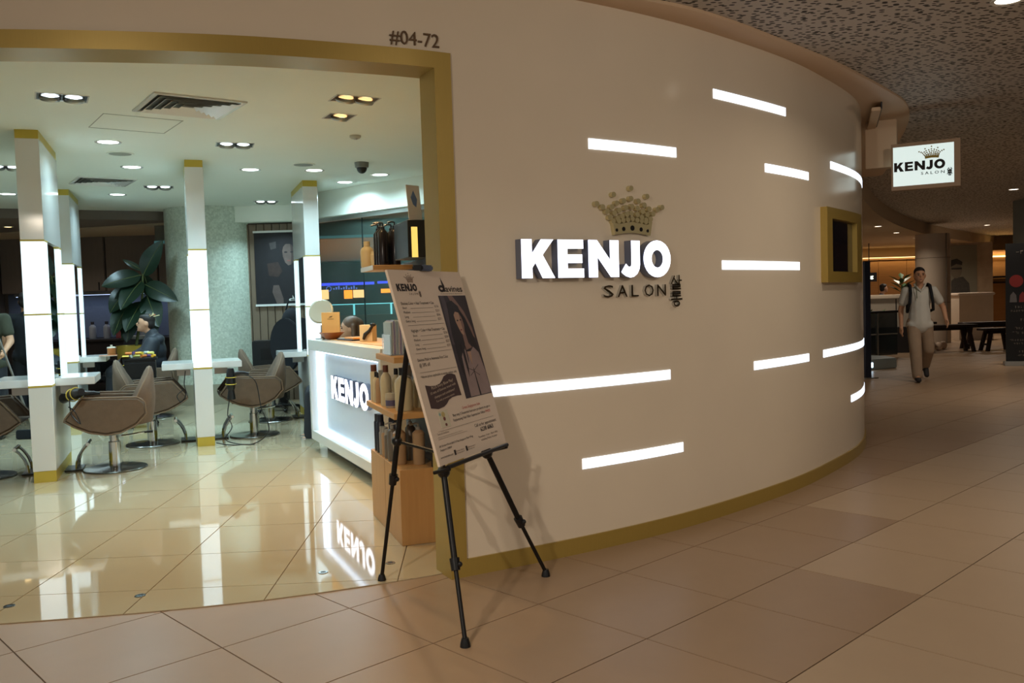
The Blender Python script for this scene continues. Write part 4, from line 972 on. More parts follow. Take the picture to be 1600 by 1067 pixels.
tx('68 Orchard Road #04-72 Plaza Singapura Main Wing', .032, .074, .009, .305, INK); tx('Singapore 238839', .032, .058, .009, .10, INK); tx('www.kenjosalon.com', .02, .028, .009, .108, INK)
for u in (.141, .248): obj('print_icon', MB().box(u, u + .014, -.0014, -.0004, .024, .046), INK, bd, smooth=0)
tx('Kenjo Salon', .16, .035, .006, .07, INKG); tx('/kenjosalon', .16, .026, .006, .07, INKG); tx('@kenjosalon', .266, .035, .006, .07, INKG); tx('instagram', .266, .026, .006, .06, INKG)
# tripod easel
ez = thing('easel', 'black tripod display easel standing at the shop entrance', 'easel', (-.2, 4.0, 0))
Ei = Matrix.Translation((.2, -4.0, 0))
E_ = lambda p: Vector(p) + Vector((.2, -4.0, 0))
apex = BLc + bu * .30 + bv * .845 - bn * .05
feet = [Vector((-.222, 3.423, 0)), Vector((.132, 4.28, 0)), Vector((-.679, 4.279, 0))]
hub = [BLc + bu * .08 + bv * -.03 - bn * .04, BLc + bu * .50 + bv * -.02 - bn * .04]
for k, ft in enumerate(feet):
    top = apex + Vector((0, 0, -.02)) if k == 2 else hub[k]
    dirv = (top - ft)
    knee = ft + dirv * (.46 if k < 2 else .36)
    lg = obj('leg', MB().tube([E_(knee), E_(top)], .0135, 10), BLACKM, ez)
    obj('lower_leg', MB().tube([E_(ft + Vector((0, 0, .02))), E_(knee)], .0095, 10), BLACKM, lg)
    obj('clamp', MB().tube([E_(knee - dirv.normalized() * .028), E_(knee + dirv.normalized() * .022)], [.019, .022], 10).ball(E_(knee + Vector((.02, -.012, 0))), .012, 8, 6), BLACKP, lg)
    obj('rubber_foot', MB().lathe([(.022, 0), (.02, .015), (.014, .035)], 14, c=tuple(E_(ft))), BLACKP, lg)
    if k < 2: obj('mast', MB().tube([E_(hub[k]), E_(apex)], .012, 10), BLACKM, lg)
obj('tray', MB().tube([E_(BLc + bu * .02 - bn * -.022 - bv * .012), E_(BLc + bu * .60 - bn * -.022 - bv * .012)], .010, 8).tube([E_(BLc + bu * .02 - bn * .05 - bv * .02), E_(BLc + bu * .02 + bn * .03 - bv * .02)], .008, 8).tube([E_(BLc + bu * .58 - bn * .05 - bv * .02), E_(BLc + bu * .58 + bn * .03 - bv * .02)], .008, 8), BLACKM, ez)
for p in hub: obj('hub', MB().ball(E_(p), .028, 10, 8), BLACKP, ez)
obj('top_clip', MB().box(-.05, .05, -.02, .035, -.005, .022, Matrix.Translation(E_(BLc + bu * .31 + bv * (BH + .004))) @ Matrix.Rotation(math.atan2(bu.y, bu.x), 4, 'Z')), BLACKP, ez, bevel=.006)
mid = feet[2] + (apex - feet[2]) * .48
obj('brace', MB().tube([E_(mid), E_((hub[0] + hub[1]) / 2 + Vector((-.05, .02, .02)))], .008, 8), BLACKM, ez)
obj('collar', MB().ball(E_(mid), .026, 10, 8), BLACKP, ez)
# ================================================================== hanging portrait banner
bn_ = thing('hanging_banner', 'dark portrait banner hanging on the slatted wall', 'banner', (-3.74, 12.925, 1.40), 0)
obj('cloth', MB().box(0, .82, 0, .008, .02, 1.08), mat('banner_black', (30, 27, 30), .6, 0, .4, 9), bn_, smooth=0)
obj('rail', MB().box(-.01, .83, -.012, .014, 1.07, 1.10), WHITE, bn_, smooth=0); obj('rail', MB().box(-.01, .83, -.012, .014, -.005, .025), WHITE, bn_, smooth=0)
def bp_(pts, m_, y): obj('print_shape', MB().prismxz(pts, y, y - .0005), m_, bn_, smooth=0)
bp_([(.41, .80), (.43, .88), (.49, .91), (.56, .88), (.595, .79), (.585, .68), (.54, .60), (.49, .585), (.445, .63), (.415, .72)], mat('banner_face', (98, 82, 76), .6, 0, .4, 9), -.002)
bp_([(.38, .72), (.36, .95), (.50, 1.02), (.66, .96), (.70, .70), (.62, .60), (.60, .80), (.54, .90), (.46, .90), (.41, .84)], HAIRP, -.004)
bp_([(.53, .90), (.585, .85), (.60, .74), (.575, .64), (.53, .59), (.54, .72)], mat('banner_face_shade', (66, 52, 48), .6, 0, .4, 9), -.003); bp_(ell(.46, .78, .025, .012, 10), HAIRP, -.004); bp_(ell(.55, .78, .025, .012, 10), HAIRP, -.004); bp_(ell(.50, .655, .03, .010, 10), mat('portrait_lip', (140, 78, 72), .6), -.004)
bp_([(.26, .30), (.34, .30), (.40, .10), (.40, .03), (.30, .03), (.24, .20)], mat('banner_arm', (92, 78, 74), .6, 0, .3, 9), -.002)
bp_([(.74, .28), (.80, .30), (.78, .16), (.70, .12)], mat('banner_arm', (92, 78, 74), .6, 0, .3, 9), -.002)
bp_([(.18, .62), (.34, .64), (.40, .50), (.34, .42), (.20, .44)], mat('banner_brown', (56, 42, 38), .6, 0, .5, 14), -.002); bp_([(.22, .92), (.32, .94), (.32, .84), (.24, .82)], mat('banner_grey', (70, 64, 64), .6, 0, .5, 14), -.002); bp_([(.62, .70), (.68, .80), (.66, .66)], mat('banner_rust', (130, 84, 54), .6, 0, .3, 14), -.005)
davines(bn_, .48, .06, .30, mat('banner_white', (190, 190, 186), .6), -.003)
# ================================================================== rubber plant in a gold pot
pt = thing('rubber_plant', 'tall rubber plant with large dark leaves by the pillar', 'plant', (-5.30, 12.3, .005))
obj('pot', MB().lathe([(.16, 0), (.20, .30), (.235, .90), (.225, .90), (.19, .80)], 32), mat('gold_pot', (178, 150, 60), .35, .4), pt)
obj('soil', MB().lathe([(.205, .86), (.205, .87)], 24), mat('soil', (54, 42, 34), .9), pt)
obj('stem', MB().tube([(.02, 0, .86), (.10, .02, 1.3), (.16, .0, 1.7), (.17, 0, 2.0)], [.022, .02, .015, .008], 8), STEM, pt)
def leaf(base, tip, w, droop, twist):
    b, t_ = Vector(base), Vector(tip); ax = (t_ - b); L_ = ax.length; ax.normalize()
    side = ax.cross(Vector((math.sin(twist), -math.cos(twist), .25))).normalized(); nrm = side.cross(ax)
    n_ = 10; vs = []; fs = []
    for i in range(n_ + 1):
        v = i / n_
        hw = w * .5 * (math.sin(math.pi * min(1, v ** .8)) ** .75) + .002
        c = b + ax * (L_ * v) + nrm * (droop * math.sin(math.pi * v)) 
        for k, uu in enumerate((-1, -.5, 0, .5, 1)): vs.append(tuple(c + side * (hw * uu) + nrm * (.16 * hw * abs(uu))))
    for i in range(n_):
        for k in range(4): a = i * 5 + k; fs.append((a, a + 1, a + 6, a + 5))
    k0 = len(vs); vs += [tuple(Vector(p) - nrm * .003) for p in vs]
    fs += [tuple(i + k0 for i in reversed(f_)) for f_ in fs[:]]
    lf = obj('leaf', MB().add(vs, fs), LEAF, pt, smooth=80)
    obj('midrib', MB().tube([tuple(b + ax * (L_ * i / 6) + nrm * (droop * math.sin(math.pi * i / 6) + .003)) for i in range(7)], [.006, .006, .005, .004, .004, .003, .002], 5), STEM, lf)
L0 = Vector((-5.30, 12.3, .005))
for (bx_, bz), (txx, tz), w_, dy, tw in [((-5.13, 1.87), (-4.79, 2.35), .27, -.1, .1), ((-5.16, 1.88), (-5.58, 1.73), .27, -.3, -.1), ((-5.11, 1.75), (-4.62, 1.50), .26, -.1, .1), ((-5.30, 1.74), (-5.55, 1.36), .30, -.15, -.2), ((-5.16, 1.80), (-5.29, 1.40), .28, -.4, .0),
                                        ((-5.09, 1.60), (-4.84, 1.15), .30, -.25, .2), ((-5.32, 1.52), (-5.45, 1.05), .30, -.3, -.2), ((-5.15, 1.52), (-5.24, 1.10), .28, -.4, 0), ((-5.26, 1.42), (-5.32, .95), .28, -.2, 0), ((-5.08, 1.35), (-4.95, .98), .26, -.2, .2), ((-5.14, 1.95), (-5.36, 2.10), .08, -.1, 0), ((-5.2, 1.3), (-5.52, .98), .26, .1, -.3), ((-5.12, 1.9), (-5.1, 1.55), .24, .3, 0)]:
    leaf(Vector((bx_, 12.3, bz)) - L0, Vector((txx, 12.3 + dy, tz)) - L0, w_, .03, tw)
# ================================================================== styling trolley with hair rollers and towel
tc_ = thing('styling_trolley', 'black styling trolley beside the caped customer', 'trolley', (-4.40, 10.35, .005), SR)
obj('body', MB().box(-.17, .17, -.14, .14, .16, .80), BLACKP, tc_, bevel=.008); obj('top_tray', MB().box(-.19, .19, -.16, .16, .80, .825), BLACKP, tc_, bevel=.006)
for z in (.22, .41, .60): obj('drawer', MB().box(-.16, .16, -.148, -.139, z, z + .17), BLACKM, tc_, bevel=.004, seg=1)
for sx in (-.14, .14):
    for sy in (-.11, .11): obj('caster', MB().tube([(sx, sy, .16), (sx, sy, .06)], .012, 8).lathe([(.03, -.012), (.03, .012)], 12, M=Matrix.Translation((sx, sy, .031)) @ Matrix.Rotation(math.pi / 2, 4, 'X')), BLACKM, tc_)
Mt = Matrix.Translation((-4.40, 10.35, .005)) @ Matrix.Rotation(SR, 4, 'Z')
rc = [((222, 190, 60), 'yellow'), ((212, 120, 50), 'orange'), ((190, 200, 180), 'pale green'), ((110, 80, 130), 'violet'), ((228, 220, 120), 'lemon'), ((220, 160, 40), 'amber')]
for k in range(12):
    c_, nm = rc[k % 6]
    p = Mt @ Vector((-.15 + .30 * ((k * 7) % 12) / 11, -.10 + .05 * (k % 5), .825 + .018 + (.035 if k >= 6 else 0)))
    q = MB().lathe([(.017, -.035), (.017, .035)], 12, M=Matrix.Rotation(math.pi / 2, 4, 'Y'))
    tag(obj('hair_roller', q, mat('roller_' + nm, c_, .5), loc=p, rot=(0, 0, k * .9 + .2)), nm + (' hair roller on the trolley top, first of its colour' if k < 6 else ' hair roller on the trolley top, second of its colour'), 'hair roller', 'rollers on the trolley')
tw = MB(); n_ = 10
prof_ = [(-.20, .50), (-.20, .70), (-.20, .822), (-.195, .835), (-.16, .838), (-.10, .838)]
tow = thing('towel', 'brown towel draped over the corner of the black trolley', 'towel', (-4.40, 10.35, .005), SR)
vs = []; fs = []
for i in range(8):
    for j, (x, z) in enumerate(prof_): vs.append((x - .004 * math.sin(i * 1.7) * (3 - j if j < 3 else 0), -.165 + .22 * i / 7, z - (.03 * math.sin(i * .8) if j == 0 else 0)))
for i in range(7):
    for j in range(5): a = i * 6 + j; fs.append((a, a + 1, a + 7, a + 6))
k0 = len(vs); vs += [(x - .008 * (z < .83), y, z + .008 * (z > .83)) for x, y, z in vs]; fs += [tuple(i + k0 for i in reversed(f_)) for f_ in fs[:]]
obj('cloth', MB().add(vs, fs), mat('brown_towel', (98, 72, 54), .95, bump=.4, bscale=150), tow)
obj('hem', MB().tube([(-.212, -.165 + .22 * i / 7, .505) for i in range(8)], .006, 6), mat('brown_towel', (98, 72, 54), .95), tow)
# ================================================================== people
def person(name_label, loc, rz, P, shirt, trousers, hairm, opts):
    t = thing('person', name_label, 'person', loc, rz)
    V = Vector
    hd, nk, ch_, pv = V(P['head']), V(P['neck']), V(P['chest']), V(P['pelvis'])
    body = [('e', hd, (.074, .092, .112)), ('e', hd + V((0, -.045, -.05)), (.052, .052, .062)), ('e', hd + V((0, -.100, -.008)), (.013, .020, .022)), ('e', hd + V((0, -.088, -.085)), (.026, .018, .018)),
            ('e', hd + V((.077, .012, -.01)), (.010, .022, .030)), ('e', hd + V((-.077, .012, -.01)), (.010, .022, .030)), ('c', hd + V((0, .01, -.06)), .052, nk, .056), ('c', nk, .058, ch_, .10), ('e', ch_, (.155, .10, .17)), ('c', ch_, .12, pv, .125), ('e', pv, (.15, .105, .11))]
    for s in ('l', 'r'):
        sh, el, wr = V(P['sh_' + s]), V(P['el_' + s]), V(P['wr_' + s])
        body += [('c', ch_ + (sh - ch_) * .5 + V((0, 0, .04)), .07, sh, .055), ('c', sh, .052, el, .040), ('c', el, .040, wr, .027)]
        d = (wr - el).normalized(); sx = 1 if s == 'l' else -1
        pd = V(P.get('palm_' + s, d)).normalized(); out = pd.cross(V((0, 1, 0))).normalized() if abs(pd.y) < .9 else V((1, 0, 0)); lat = pd.cross(out).normalized()
        pc_ = wr + pd * .05; body += [('c', wr, .026, pc_ + pd * .025, .030), ('e', pc_ + lat * .012, (.026, .026, .03)), ('e', pc_ - lat * .012, (.026, .026, .03))]
        for k in range(4):
            b0 = wr + pd * .085 + lat * (.027 - .018 * k); ln = (.062, .072, .068, .052)[k]; cu_ = out * (-sx * .012)
            m1 = b0 + pd * ln * .5 + cu_ * .4; m2 = b0 + pd * ln * .92 + cu_ * 1.6
            body += [('c', b0 - pd * .02, .0095, m1, .0088), ('c', m1, .0088, m2, .0075)]
        th0 = wr + pd * .03 + lat * .028; th1 = th0 + pd * .035 + lat * .028; body += [('c', th0, .012, th1, .010), ('c', th1, .010, th1 + pd * .03 + lat * .004, .008)]
        if 'hip_' + s in P:
            hp, kn, an, to = V(P['hip_' + s]), V(P['kn_' + s]), V(P['an_' + s]), V(P['to_' + s])
            body += [('c', pv + (hp - pv) * .5, .09, hp, .085), ('c', hp, .083, kn, .056), ('c', kn, .055, an, .036), ('c', an, .036, to, .03)]
    b = blob('body', body, SKIN, t, opts.get('vox', .010), 3)
    if shirt:
        sl_ = opts.get('sleeve', .6)
        pr = [('e', ch_ + V((0, 0, .02)), (.178, .122, .165)), ('c', ch_, .138, pv + V((0, 0, opts.get('hem', -.05))), .160), ('e', pv + V((0, 0, opts.get('hem', -.05))), (.188, .142, .10)), ('c', nk + V((0, .01, -.03)), .066, ch_, .10)]
        for s in ('l', 'r'):
            sh, el, wr = V(P['sh_' + s]), V(P['el_' + s]), V(P['wr_' + s])
            pr += [('c', ch_ + (sh - ch_) * .45 + V((0, 0, .05)), .078, sh, .068), ('c', sh, .068, sh.lerp(el, sl_), .064)]
            if opts.get('long'): pr += [('c', sh, .066, el, .054), ('c', el, .054, wr, .04)]
        for sx in (-1, 1): pr.append(('e', pv + V((sx * .085, 0, opts.get('hem', -.05) - .02)), (.108, .130, .085)))
        blob('shirt', pr, shirt, t, opts.get('cvox', .014), 4)
    if trousers:
        pr = [('e', pv + V((0, 0, -.03)), (.165, .118, .09))]
        for s in ('l', 'r'):
            hp, kn, an = V(P['hip_' + s]), V(P['kn_' + s]), V(P['an_' + s])
            pr += [('c', pv + (hp - pv) * .6, .09, hp, .098), ('c', hp, .100, kn, .088), ('c', kn, .088, an + V((0, 0, .02)), .074)]
        blob('trousers', pr, trousers, t, .014, 4)
        for s in ('l', 'r'):
            an, to = V(P['an_' + s]), V(P['to_' + s]); dr = (to - an); dr.z = 0; dr.normalize()
            blob('shoe', [('c', an + V((0, 0, -.015)) - dr * .035, .046, an + dr * .06 + V((0, 0, -.03)), .042), ('c', an + dr * .06 + V((0, 0, -.03)), .042, to, .036)], opts.get('shoe', BLACKP), t, .01, 3)
    blob('hair', opts.get('hair') or [('e', hd + V((0, .030, .050)), (.080, .092, .078)), ('e', hd + V((0, .048, -.005)), (.078, .066, .085)), ('e', hd + V((0, -.012, .080)), (.062, .062, .040))], hairm, t, .01, 2)
    for sx in (-1, 1):
        obj('eye', MB().ball(hd + V((sx * .030, -.083, .006)), (.012, .008, .007), 10, 6), mat('eye_dark', (40, 30, 28), .3), t)
        obj('eyebrow', MB().ball(hd + V((sx * .031, -.086, .026)), (.020, .007, .004), 10, 6), HAIRB, t)
    obj('mouth', MB().ball(hd + V((0, -.100, -.058)), (.022, .007, .006), 10, 6), mat('lip', (150, 96, 84), .5), t)
    return t
STAND = dict(head=(0, -.02, 1.545), neck=(0, .0, 1.40), chest=(0, .0, 1.20), pelvis=(0, .0, .90), sh_l=(.185, .0, 1.33), sh_r=(-.185, .0, 1.33), el_l=(.25, .03, 1.06), el_r=(-.25, .03, 1.06), wr_l=(.27, -.04, .83), wr_r=(-.27, -.04, .83),
             hip_l=(.085, 0, .86), hip_r=(-.085, 0, .86), kn_l=(.10, -.02, .47), kn_r=(-.10, -.02, .47), an_l=(.10, .03, .08), an_r=(-.10, .03, .08), to_l=(.12, -.13, .035), to_r=(-.12, -.13, .035))
WK = dict(STAND); WK.update(head=(.0, -.04, 1.555), el_r=(-.245, .06, 1.06), wr_r=(-.255, -.02, .80), el_l=(.33, .04, 1.08), wr_l=(.34, -.10, .90), kn_r=(-.09, -.16, .48), an_r=(-.075, -.20, .075), to_r=(-.085, -.36, .04), kn_l=(.12, .02, .46), an_l=(.13, .34, .17), to_l=(.14, .24, .06))
POLO = mat('white_polo', (204, 202, 194), .85, 0, .06, 12); KHAKI = mat('khaki_trousers', (156, 134, 112), .85, 0, .12, 10)
wm = person('man in white polo and khaki trousers walking toward the viewer', (6.03, 12.95, 0), math.radians(-14), WK, POLO, KHAKI, HAIRB, dict(shoe=mat('dark_trainers', (46, 42, 42), .7), sleeve=.62))
bk = obj('backpack', MB().box(-.15, .15, .12, .25, .98, 1.36), BLACKF, wm, bevel=.04, seg=3)
for sx in (-1, 1):
    obj('strap', MB().tube([(sx * .125, .12, 1.36), (sx * .13, .06, 1.425), (sx * .135, -.05, 1.405), (sx * .14, -.115, 1.30), (sx * .155, -.135, 1.16), (sx * .175, -.06, 1.05), (sx * .15, .10, 1.02)], [.022] * 7, 8), BLACKF, bk)
obj('collar', MB().tube([(.06, .03, 1.43), (.075, -.04, 1.42), (.03, -.09, 1.36), (0, -.10, 1.32), (-.03, -.09, 1.36), (-.075, -.04, 1.42), (-.06, .03, 1.43)], .014, 8), POLO, wm)
obj('earphone_cord', MB().tube([(-.06, -.09, 1.46), (-.065, -.13, 1.36), (-.06, -.142, 1.22)], .005, 6), STEM, wm)
# seated customer under a black cape
SEAT = dict(head=(0, -.02, 1.215), neck=(0, .04, 1.07), chest=(0, .06, .86), pelvis=(0, .06, .58), sh_l=(.18, .06, .98), sh_r=(-.18, .06, .98), el_l=(.24, -.02, .72), el_r=(-.24, -.02, .72), wr_l=(.17, -.22, .66), wr_r=(-.17, -.22, .66),
            hip_l=(.09, .02, .55), hip_r=(-.09, .02, .55), kn_l=(.11, -.42, .55), kn_r=(-.11, -.42, .55), an_l=(.11, -.46, .10), an_r=(-.11, -.46, .10), to_l=(.12, -.62, .05), to_r=(-.12, -.62, .05))
cu_ = person('salon customer in black cape with foil pins in dark hair', (-4.68, 11.28, .005), math.radians(-70), SEAT, None, mat('dark_trousers', (40, 42, 48), .9), HAIRB, dict(vox=.010))
blob('cape', [('e', (0, .06, .86), (.215, .16, .18)), ('c', (0, .05, 1.07), .085, (0, .06, .95), .14), ('c', (-.19, .05, .96), .095, (-.25, -.06, .70), .12), ('c', (.19, .05, .96), .095, (.25, -.06, .70), .12), ('c', (0, .0, .72), .22, (0, -.25, .64), .17), ('c', (-.12, -.1, .66), .13, (-.12, -.42, .60), .10), ('c', (.12, -.1, .66), .13, (.12, -.42, .60), .10), ('c', (.10, .13, 1.0), .07, (-.10, .13, 1.0), .07)], mat('cape_black', (34, 38, 46), .55, 0, .1, 12, bump=.2, bscale=20), cu_, .016, 4)
random.seed(3)
for k in range(13):
    a = random.uniform(0, 6.28); r_ = random.uniform(.01, .07)
    p = Vector((r_ * math.cos(a), .02 + r_ * math.sin(a), 1.318 - r_ * .35)); q_ = p + Vector((random.uniform(-.06, .06), random.uniform(-.04, .09), random.uniform(-.015, .045)))
    obj('hair_pin', MB().tube([p, q_], .005, 6), mat('pale_pin', (226, 208, 160), .5) if k % 4 else mat('orange_pin', (214, 110, 60), .5), cu_)
# receptionist behind the counter
RC = dict(SEAT); 
rp_ = person('receptionist with long brown hair seated behind the counter', (-1.70, 9.30, -.09), math.radians(-75), RC, mat('dark_top', (44, 44, 54), .8), mat('dark_trousers', (40, 42, 48), .9), HAIRR,
       dict(hair=[('e', (0, .01, 1.262), (.092, .105, .088)), ('c', (.078, .02, 1.24), .030, (.088, .02, 1.02), .030), ('c', (-.078, .02, 1.24), .030, (-.088, .02, 1.02), .030), ('c', (0, .06, 1.25), .078, (0, .085, 1.02), .075)], long=True, hem=0))
# stylists at the left edge
person('stylist in black standing in the dark wash area', (-6.30, 11.4, .005), math.radians(200), STAND, BLACKF, mat('dark_trousers', (40, 42, 48), .9), HAIRB, dict(vox=.014))
s2 = dict(STAND); s2.update(el_l=(.25, -.04, 1.08), wr_l=(.25, -.22, .98)); 
person('stylist at the left edge holding a long broom', (-5.83, 9.75, .005), math.radians(10), s2, mat('olive_top', (60, 62, 48), .9), mat('dark_trousers', (40, 42, 48), .9), HAIRB, dict(vox=.014))
bm_ = thing('broom', 'long grey broom held by the stylist at the left edge', 'broom', (-5.42, 9.55, .005)); obj('handle', MB().tube([(-.14, -.06, 1.15), (.10, .10, .10)], .012, 8), STEEL, bm_); obj('head', MB().box(-.08, .25, .06, .14, 0, .10), BLACKF, bm_, bevel=.01)
# ================================================================== dark wash area at the back left
for k in range(6):
    x = -8.9 + k * .92
    t = thing('wall_cabinet', ['tall taupe wall cabinet at far left of wash area', 'second taupe wall cabinet from the left in wash area', 'third taupe wall cabinet from the left in wash area', 'fourth taupe wall cabinet from the left in wash area', 'taupe wall cabinet left of the big plant', 'taupe wall cabinet behind the mosaic pillar edge'][k], 'cabinet', (x, 15.4, 1.75), 0, 'taupe wall cabinets over the wash counter')
    obj('body', MB().box(0, .90, 0, .45, 0, .96), CAB, t, smooth=0); d_ = obj('door', MB().box(.008, .892, -.02, -.001, .008, .952), CAB, t, bevel=.003, seg=1); obj('pull', MB().box(.78, .80, -.028, -.02, .02, .16), BLACKP, d_, smooth=0)
tag(obj('wash_counter', MB().box(-9.1, -4.9, 15.2, 15.95, .0, .88).box(-9.15, -4.88, 15.15, 15.95, .88, .92), mat('counter_dark', (44, 38, 38), .4), bevel=.004, seg=1), 'long dark counter under the taupe wall cabinets', 'counter')
bsx = tag(obj('backsplash', MB().box(-9.1, -4.9, 15.92, 15.96, .93, 1.745), mat('blue_grey_tiles', (108, 120, 144), .25, 0, .08, 30), smooth=0), 'blue grey backsplash lit under the wall cabinets', 'backsplash')
lt_ = thing('under_cabinet_light', 'slim light under the taupe wall cabinets', 'light', (-6.8, 15.62, 1.70)); obj('housing', MB().box(-2.0, 2.0, -.03, .03, 0, .045), STEEL, lt_, smooth=0); obj('tube', MB().box(-1.98, 1.98, -.02, .02, -.008, 0), mat('blue_tube', (220, 232, 255), .4, emit=(190, 214, 255), estr=1.6), lt_, smooth=0)
al = bpy.data.lights.new('lamp', 'AREA'); al.shape = 'RECTANGLE'; al.size = 3.9; al.size_y = .05; al.energy = 4; al.color = (.72, .84, 1.0); ao = bpy.data.objects.new('lamp', al); COL.objects.link(ao); ao.parent = lt_; ao.location = (0, 0, -.02)
for k, (x, c_) in enumerate(((-7.4, (170, 176, 190)), (-7.15, (160, 166, 180)), (-6.9, (150, 60, 60)), (-6.5, (160, 166, 180)))):
    bottle('round' if k != 2 else 'box', (x, 15.5, .922), .30, .06 if k != 2 else .08, c_, (60, 60, 66), ['pale bottle first on the dark wash counter', 'pale bottle second on the dark wash counter', 'red carton on the dark wash counter', 'pale bottle beside the red carton on wash counter'][k], 'bottles on the wash counter')
for k, x in enumerate((-7.3, -6.0)):
    t = thing('wash_chair', ['dark reclining wash chair at the left of wash area', 'dark reclining wash chair with tan towel behind trolley'][k], 'chair', (x, 13.6, .005), math.radians(-90), 'reclining chairs in the wash area')
    obj('seat', MB().box(-.30, .35, -.28, .28, .30, .46), BLACKF, t, bevel=.05, seg=3); obj('backrest', MB().box(-.10, .06, -.27, .27, 0, .62, Matrix.Translation((-.30, 0, .40)) @ Matrix.Rotation(-.5, 4, 'Y')), BLACKF, t, bevel=.05, seg=3)
    for sy in (-.33, .33): obj('armrest', MB().box(-.34, .30, sy - .05, sy + .05, .30, .62), BLACKF, t, bevel=.03, seg=2)
    obj('basin', MB().lathe([(.10, 0), (.24, .14), (.26, .16), (.23, .15), (.08, .03)], 24, c=(-.72, 0, .82)), WHITE, t); obj('plinth', MB().box(-.95, .25, -.22, .22, 0, .30), BLACKP, t, smooth=0)
    if k == 1: obj('cushion', MB().box(-.12, .10, -.22, .22, .50, .95, Matrix.Translation((-.28, 0, .10)) @ Matrix.Rotation(-.5, 4, 'Y')), mat('tan_towel', (172, 146, 112), .9, 0, .2, 14), t, bevel=.04, seg=2)
wl = downlight(-6.2, 14.0, 2.72, 'small warm downlight in the dark wash area ceiling', (1, .86, .70), 16, .05, (255, 214, 140), 7.0, 'warm downlights in the wash area')
downlight(-7.6, 13.4, 2.72, 'small warm downlight at the left of wash area ceiling', (1, .86, .70), 14, .05, (255, 214, 140), 7.0, 'warm downlights in the wash area')
# teapot set on the shelf beside station two
tp = thing('tea_jar', 'small amber tea jar on the shelf by the customer', 'jar', (-5.02, 10.98, .837)); obj('body', MB().lathe([(.045, 0), (.052, .01), (.05, .09)], 18), mat('amber_glass', (172, 108, 60), .2), tp); obj('lid', MB().lathe([(.055, .09), (.05, .105), (.012, .11), (.014, .13)], 18), mat('lid_cream', (210, 200, 180), .5), tp)
mg = thing('magazine', 'orange covered magazine lying on the shelf by the customer', 'magazine', (-4.98, 10.80, .837), .4); obj('pages', MB().box(-.10, .10, -.07, .07, 0, .008), PAPER, mg, smooth=0); obj('cover', MB().box(-.102, .102, -.072, .072, .008, .010), mat('orange_cover', (206, 128, 92), .4), mg, smooth=0)
# workstation behind the brown chairs
pcx = thing('speaker_cabinet', 'black speaker cabinet on the floor before the slatted wall', 'speaker', (-3.34, 12.1, .005), .15); obj('case', MB().box(-.22, .22, -.18, .18, 0, .92), BLACKP, pcx, bevel=.01)
obj('cone', MB().lathe([(.15, 0), (.13, -.012), (.05, -.002), (.04, -.012)], 28, M=Matrix.Translation((0, -.182, .38)) @ Matrix.Rotation(-math.pi / 2, 4, 'X')), BLACKM, pcx); obj('horn', MB().box(-.11, .11, -.19, -.181, .66, .82), BLACKM, pcx, bevel=.01)
dk = thing('equipment_rack', 'black equipment rack with silver frame beside the speaker', 'rack', (-2.82, 12.45, .005), .15); obj('frame', MB().box(-.20, -.18, -.2, .18, 0, .84).box(.18, .20, -.2, .18, 0, .84).box(-.2, .2, -.2, .18, .82, .86), STEEL, dk, smooth=0); obj('unit', MB().box(-.175, .175, -.18, .16, .40, .66), BLACKP, dk, bevel=.01); obj('unit', MB().box(-.175, .175, -.18, .16, .06, .34), BLACKP, dk, bevel=.01); obj('panel', MB().box(-.17, .17, -.195, -.185, .70, .80), STEEL, dk, smooth=0)
oc = thing('office_chair', 'black mesh office chair behind the far mirror station', 'chair', (-3.12, 11.55, .005), math.radians(160))
obj('seat', MB().box(-.23, .23, -.23, .23, .44, .52), BLACKF, oc, bevel=.03, seg=3); obj('backrest', MB().prismxz(ell(0, .86, .25, .36, 24), -.27, -.22), BLACKF, oc, bevel=.012); obj('column', MB().lathe([(.03, .08), (.03, .44)], 14), STEEL, oc)
for k in range(5):
    a = k * 1.2566; obj('leg', MB().tube([(0, 0, .09), (.28 * math.cos(a), .28 * math.sin(a), .055)], .016, 8).ball((.29 * math.cos(a), .29 * math.sin(a), .028), .027, 8, 6), BLACKP, oc)
bgp = tag(obj('handbag', MB().ball((0, 0, .22), (.16, .10, .22), 16, 10).tube([(-.09, 0, .40), (-.05, 0, .52), (.05, 0, .52), (.09, 0, .40)], .012, 8), BLACKF, loc=(-3.02, 12.12, .93)), 'black bag standing on top of the speaker cabinet', 'bag')
# ================================================================== mall seen through the glass partition
SHOPD = mat('shop_dark', (44, 40, 40), .6); NEON = mat('blue_neon', (60, 70, 200), .4, emit=(60, 76, 230), estr=1.4); ORG = mat('orange_sign', (230, 150, 40), .5, emit=(255, 158, 40), estr=1.5); YEL = mat('yellow_sign', (240, 210, 150), .5, emit=(255, 214, 140), estr=1.2); TEAL = mat('teal_light', (120, 200, 210), .4, emit=(110, 214, 224), estr=1.0)
fs_ = thing('food_court_stall', 'dark stall with blue neon and orange menus beyond the glass', 'shop', (-6.2, 26.0, 0))
obj('facade', MB().box(0, 4.6, .2, 1.2, 0, 2.65), SHOPD, fs_, smooth=0)
obj('neon', MB().box(.55, 2.15, .14, .2, 1.98, 2.06), NEON, fs_, smooth=0); obj('neon', MB().box(2.25, 2.55, .14, .2, 2.0, 2.07), NEON, fs_, smooth=0); obj('neon', MB().box(2.95, 3.7, .14, .2, 2.02, 2.10), NEON, fs_, smooth=0)
q = MB().ring(ell(.80, 1.89, .08, .08, 18), ell(.80, 1.89, .06, .06, 18), .14, .15)
for k in range(10): q.box(.93 + k * .075, .97 + k * .075, .14, .15, 1.86, 1.90 + .03 * (k % 3))
obj('lettering', q, mat('blue_letters', (110, 140, 220), .5, emit=(90, 120, 220), estr=.8), fs_, smooth=0)
